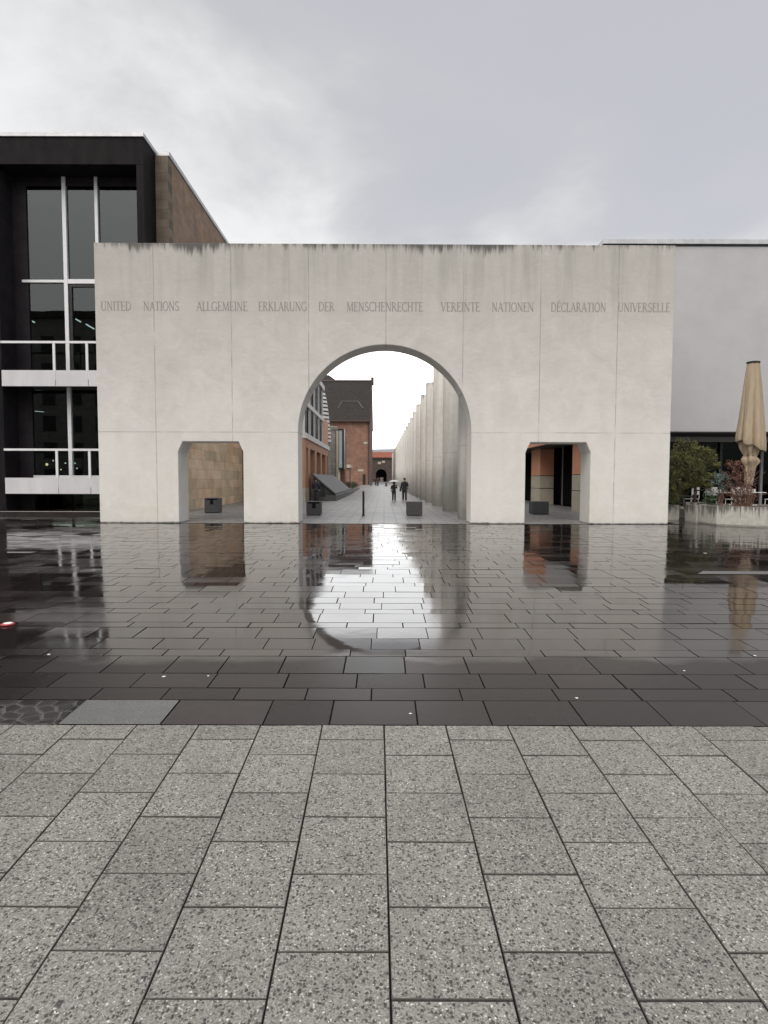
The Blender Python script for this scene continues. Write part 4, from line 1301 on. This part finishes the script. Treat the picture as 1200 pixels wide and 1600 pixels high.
planter('low concrete planter trough against the right end of the gateway', 11.55, 24.3, .62, .62, 4, 1, math.pi / 4)
potx = at(1085, 800, 23.7)[0]
planter('tapering round concrete pot holding the pine', potx, 23.75, .42, .74, 20, .68, 0)

pi_ = thing('pine_tree', 'small dark green bushy pine in the tapering pot beside the gateway', 'tree', (potx, 23.75, .66))
rs = random.Random(9)
q = MB(); q.tube([(potx, 23.75, .62), (potx + .05, 23.75, 1.2), (potx - .08, 23.78, 1.9), (potx - .1, 23.75, 2.7)], [.07, .06, .045, .02], 8)
cl = []
for (px, py, rr) in ((1058, 700, .30), (1070, 693, .28), (1082, 702, .30), (1098, 700, .30), (1108, 706, .20), (1056, 718, .32), (1075, 716, .36), (1092, 720, .34), (1110, 724, .30), (1117, 730, .22),
                     (1060, 738, .34), (1080, 738, .38), (1100, 742, .34), (1114, 746, .24), (1066, 757, .30), (1054, 756, .28), (1086, 758, .30), (1104, 760, .22), (1050, 735, .3), (1046, 712, .3), (1048, 772, .3), (1058, 778, .24)):
    for dy in (-.28, .22):
        a = at(px + rs.uniform(-4, 4), py + rs.uniform(-5, 5), 23.75 + dy); cl.append((a[0] + rs.uniform(-.05, .05), 23.75 + dy + rs.uniform(-.12, .12), a[1] + rs.uniform(-.05, .05), rr))
for k_ in range(22):
    th = rs.uniform(0, 6.28); u_ = math.sqrt(rs.random())
    a = at(1081 + 33 * u_ * math.cos(th), 730 + 33 * u_ * math.sin(th), 23.6)
    cl.append((a[0], 23.6 + rs.uniform(-.3, .3), a[1], rs.uniform(.24, .36)))
for c in cl[::2]: q.tube([(potx - .03, 23.76, min(c[2] - .15, 2.5)), (potx * .4 + c[0] * .6, 23.75 * .4 + c[1] * .6, c[2] - .12), c[:3]], [.03, .02, .008], 5)
q.build('trunk', BARK, pi_, smooth=True)
q = MB()
for c in cl:
    b_ = rs.uniform(0, .35)
    for s_ in range(5):
        cc_ = (c[0] + rs.uniform(-.6, .6) * c[3], c[1] + rs.uniform(-.6, .6) * c[3], c[2] + rs.uniform(-.6, .6) * c[3])
        up_ = (cc_[2] - c[2]) / c[3]
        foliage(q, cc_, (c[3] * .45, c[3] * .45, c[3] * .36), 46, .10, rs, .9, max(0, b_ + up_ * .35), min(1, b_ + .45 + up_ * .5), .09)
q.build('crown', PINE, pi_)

def bush(name, lab, cat, cx, cy, z0, parts, stem=None):
    t_ = thing(name, lab, cat, (cx, cy, z0))
    if stem:
        q = MB()
        for (sx0, sx1, h_) in stem:
            m1 = (cx + sx0 * .6 + rs.uniform(-.05, .05), cy + rs.uniform(-.2, .2), z0 + h_ * .5)
            q.ct = rs.random()
            e = (cx + sx1, cy + rs.uniform(-.35, .35), z0 + h_)
            q.tube([(cx + sx0 * .4, cy + rs.uniform(-.15, .15), z0), m1, e], [.014, .011, .005], 5)
            if rs.random() < .7: q.tube([m1, (m1[0] + rs.uniform(-.2, .2), m1[1] + rs.uniform(-.15, .15), m1[2] + rs.uniform(.15, .35))], [.008, .004], 4)
        q.build('stems', STEM, t_)
    q = MB()
    for (c, r, n_, sz, lo, hi, thin) in parts: foliage(q, c, r, n_, sz, rs, .4, lo, hi, thin)
    return t_, q
rx_, ry_ = at(1160, 780, 21.6)[0], 21.6
stems = [(rs.uniform(-.75, .75), rs.uniform(-.95, .95), rs.uniform(.45, 1.45)) for _ in range(60)]
pa = []
for (px, py, r_, n_) in ((1146, 727, .22, 40), (1154, 724, .2, 40), (1140, 722, .14, 20), (1156, 735, .25, 45), (1148, 742, .25, 40), (1160, 748, .28, 40), (1150, 758, .3, 40), (1168, 738, .2, 18), (1165, 765, .3, 26), (1180, 758, .22, 16), (1142, 768, .25, 20)):
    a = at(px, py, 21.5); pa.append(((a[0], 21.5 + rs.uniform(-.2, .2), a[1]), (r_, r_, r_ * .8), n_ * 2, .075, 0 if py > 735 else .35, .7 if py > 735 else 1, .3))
t_, q = bush('red_shrub', 'leggy red brown shrub with bare stems in the large planter', 'shrub', rx_, ry_, .62, pa, stems)
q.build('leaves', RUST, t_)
ax_ = at(1126, 780, 21.9)[0]
pa = []
for (px, py, r_) in ((1118, 752, .22), (1130, 748, .24), (1124, 742, .2), (1136, 758, .22), (1128, 764, .2)):
    a = at(px, py, 21.9); pa.append(((a[0], 21.9, a[1]), (r_, r_, r_ * .7), 60, .14, 0, 1, .12))
t_, q = bush('blue_shrub', 'blue green spiky plant left of the red brown shrub in the large planter', 'plant', ax_, 21.9, .62, pa, [(rs.uniform(-.1, .1), rs.uniform(-.25, .25), rs.uniform(.4, .9)) for _ in range(10)])
q.build('leaves', BLUEG, t_)
gx_ = at(1111, 780, 22.8)[0]
pa = []
for (px, py, r_) in ((1108, 774, .22), (1118, 772, .24), (1113, 780, .24), (1104, 780, .16), (1122, 778, .18)):
    a = at(px, py, 22.8); pa.append(((a[0], 22.8, a[1]), (r_, r_ * .8, r_ * .7), 90, .09, 0, 1, .35))
t_, q = bush('green_shrub', 'low dark green bush in the square planter block', 'shrub', gx_, 22.8, .58, pa)
q.build('leaves', GREEN, t_)
# foliage at the foot of the gateway
fx_ = at(1056, 790, 24.3)[0]
pa = []
for (px, py, r_) in ((1050, 778, .26), (1060, 782, .24), (1066, 776, .2)):
    a = at(px, py, 24.3); pa.append(((a[0], 24.3, a[1]), (r_, r_, r_ * .9), 120, .09, 0, .6, .3))
t_, q = bush('green_shrub', 'dark bush in the low trough between gateway and pine pot', 'shrub', fx_, 24.3, .56, pa)
q.build('leaves', GREEN, t_)

# parasol, closed and tied
YP = 22.9
px_, _ = at(1172, 700, YP)
def pz(py): return at(1172, py, YP)[1]
pu = thing('parasol', 'tall closed tan parasol tied near its lower end behind the large planter', 'parasol', (px_, YP, 0))
q = MB()
nn = 96
def cloth(mb, prof, f):
    vs, fs = [], []
    for r_, z_ in prof:
        for i in range(nn):
            rr, zz = f(r_, z_, 2 * math.pi * i / nn)
            vs.append((px_ + rr * math.cos(2 * math.pi * i / nn), YP + rr * math.sin(2 * math.pi * i / nn), zz))
    for j in range(len(prof) - 1):
        for i in range(nn): fs.append((j * nn + i, j * nn + (i + 1) % nn, (j + 1) * nn + (i + 1) % nn, (j + 1) * nn + i))
    mb.add(vs, fs)
zA, zB = pz(692), pz(567)
def skirt(r_, z_, a_):
    k_ = (zB - z_) / (zB - zA)
    ph = 3.5 * a_ + .4 + .5 * math.sin(2 * a_ + 1) + .25 * k_ * math.sin(a_ * 3)
    crease = (1 - abs(math.sin(ph))) ** 3
    fold = .05 - .42 * crease * (.35 + .65 * k_) + .03 * math.sin(13 * a_ + 3 * k_)
    hem = max(0, k_ - .72) / .28
    return r_ * (1 + fold), z_ + hem * (.20 * math.cos(a_ - 2.75) - .12 * abs(math.sin(ph)) + .03)
def gather(r_, z_, a_):
    return r_ * (1 + .14 * math.cos(5 * a_ + z_ * 4) - .25 * (1 - abs(math.sin(4 * a_ + .5))) ** 2), z_ + .03 * math.sin(3 * a_)
cloth(q, [(.47, zA - .04), (.49, zA + .03), (.485, pz(684)), (.46, pz(672)), (.40, pz(650)), (.345, pz(625)), (.29, pz(600)), (.24, pz(580)), (.205, zB)], skirt)
q.build('canopy', FABRIC, pu, smooth=True)
q = MB()
cloth(q, [(.13, pz(757)), (.15, pz(748)), (.17, pz(736)), (.20, pz(726)), (.29, pz(721)), (.31, pz(717)), (.24, pz(713)), (.21, pz(711)), (.26, pz(707)), (.33, pz(700)), (.38, pz(690)), (.38, pz(676))], gather)
q.build('gathered_hem', FABRIC, pu, smooth=True)
q = MB(); q.lathe([(.20, pz(567)), (.235, pz(566)), (.235, pz(564)), (.06, pz(562.5))], px_, YP, 20); q.build('cap', DARK, pu)
q = MB(); q.tube([(px_, YP, 0), (px_, YP, pz(565))], .045, 12); q.build('pole', BEIGE, pu)
q = MB(); q.tube([(px_ + .19 * math.cos(a_ * .5), YP + .19 * math.sin(a_ * .5), pz(711) + .01 * math.sin(a_)) for a_ in range(14)], .014, 5); q.build('tie', DARK, pu)
q = MB(); q.box(px_ - .4, px_ + .4, YP - .4, YP + .4, 0, .1); q.build('foot', CONCBLK, pu, bevel=.02)

# white chairs and tables on the terrace
def chair(lab, x, y, rz):
    t_ = thing('garden_chair', lab, 'chair', (x, y, .38), 'white cafe chairs on the terrace')
    z = .38
    q = MB(); q.box(x - .22, x + .22, y - .22, y + .22, z + .43, z + .46); q.build('seat', WPLAST, t_, bevel=.01)
    q = MB(); q.box(x - .22, x + .22, y + .20, y + .225, z + .62, z + .96)
    q.box(x - .22, x - .19, y + .2, y + .225, z + .46, z + .62); q.box(x + .19, x + .22, y + .2, y + .225, z + .46, z + .62); q.build('backrest', WPLAST, t_, bevel=.01)
    for sx in (-1, 1):
        for sy in (-1, 1):
            q = MB(); q.tube([(x + .2 * sx, y + .2 * sy, z), (x + .19 * sx, y + .19 * sy, z + .44)], .016, 6); q.build('leg', WPLAST, t_)
    t_.rotation_euler.z = rz
def table(lab, x, y):
    t_ = thing('cafe_table', lab, 'table', (x, y, .38), 'white cafe tables on the terrace')
    q = MB(); q.box(x - .4, x + .4, y - .4, y + .4, .38 + .71, .38 + .74); q.build('tabletop', WPLAST, t_, bevel=.008)
    q = MB(); q.tube([(x, y, .40), (x, y, .38 + .71)], .03, 8); q.build('stem', BEAM, t_)
    q = MB(); q.box(x - .22, x + .22, y - .22, y + .22, .38, .41); q.build('base', BEAM, t_)
chair('white chair facing the lane, leftmost on the terrace behind the pine', 13.2, 25.3, R(200))
chair('white chair seen just right of the pine trunk', 13.75, 24.75, R(150))
table('white table right of the pine, left of the red shrub', 14.35, 25.3)
chair('white chair behind the blue green plant', 14.7, 24.8, R(185))
chair('white chair behind the red brown shrub', 15.3, 25.1, R(172))
table('white table behind the parasol foot', 15.9, 25.5)
chair('white chair right of the parasol foot', 16.45, 24.9, R(190))
chair('white chair at the far right edge of the terrace', 17.0, 25.0, R(165))
for i, (x, y) in enumerate(((14.2, 25.1), (14.5, 25.4), (15.8, 25.3), (16.1, 25.6))):
    q = MB(); q.lathe([(.035, 1.12), (.045, 1.2), (.04, 1.24), (.02, 1.245)], x, y, 10)
    tag(q.build('cup', WPLAST, org=(x, y, 1.12)), ('small white cup on the left table, front', 'small white cup on the left table, rear', 'small white cup on the right table, front', 'small white cup on the right table, rear')[i], 'cup', 'cups on the cafe tables')

# ------------------------------------------------------------------ small litter
lid = thing('plastic_lid', 'red plastic lid lying on the wet paving at the left edge', 'lid', (-4.48, 6.93, gz(6.93)))
q = MB(); q.lathe([(.07, gz(6.93) + .002), (.075, gz(6.93) + .012), (.065, gz(6.93) + .022), (.055, gz(6.93) + .02)], -4.48, 6.93, 24); q.build('disc', REDP, lid, smooth=False)
q = MB(); q.lathe([(.05, gz(6.93) + .0215), (.045, gz(6.93) + .025)], -4.475, 6.93, 16); q.build('label_patch', PAPER, lid)
def scrap(px, py, sz, lab):
    lo, hi = 2, 30
    for _ in range(50):
        m = (lo + hi) / 2
        if at(px, py, m)[1] > gz(m): lo = m
        else: hi = m
    x = at(px, py, m)[0]
    q = MB(); n = 7
    ring = [(x + sz * random.uniform(.6, 1) * math.cos(6.283 * i / n), m + sz * .8 * random.uniform(.6, 1) * math.sin(6.283 * i / n)) for i in range(n)]
    q.add([(p[0], p[1], gz(p[1]) + .002) for p in ring] + [(x, m, gz(m) + .007)], [(i, (i + 1) % n, n) for i in range(n)])
    tag(q.build('paper_scrap', PAPER, org=(x, m, gz(m))), lab, 'litter', 'paper scraps on the paving')
scrap(642, 1115, .016, 'white scrap on the nearest row of wet slabs, in the middle')
scrap(257, 1058, .022, 'white scrap left of the arch reflection, near the granite slab')
scrap(326, 1057, .014, 'small white scrap right beside the left pair on the wet slabs')
scrap(902, 1090, .018, 'white scrap right of centre on the second row of wet slabs')
scrap(1070, 1047, .016, 'white scrap under the right small opening reflection')
scrap(1180, 1023, .018, 'white scrap far right on the wet slabs near the parasol reflection')
scrap(1102, 863, .05, 'white scrap in front of the large planter')
scrap(77, 1024, .022, 'white scrap at the left below the red lid')

# ------------------------------------------------------------------ office block across the square, mirrored in the glazing
ofb = thing('office_building', 'grey office block with rows of windows across the square, mirrored in the dark glazing', 'building', (-30, -34, -1.5))
q = MB(); q.box(-62, -8, -48, -34, gz(-30) - .1, 25.8); q.build('wall', GSTONE, ofb)
q = MB(); q.box(-63, -7.5, -48.5, -33.5, 25.8, 26.8); q.build('cornice', DSTONE, ofb)
for fl in range(6):
    for i in range(13):
        x0 = -60 + i * 4
        q = MB(); q.box(x0, x0 + 2.0, -34.0, -33.96, .8 + fl * 4, 3.2 + fl * 4); q.build('window', DARK, ofb)

# ------------------------------------------------------------------ render settings
scene.view_settings.view_transform = 'Standard'
scene.view_settings.look = 'None'
scene.view_settings.gamma = 1
scene.view_settings.exposure = 0
scene.cycles.max_bounces = 8
scene.cycles.use_denoising = True
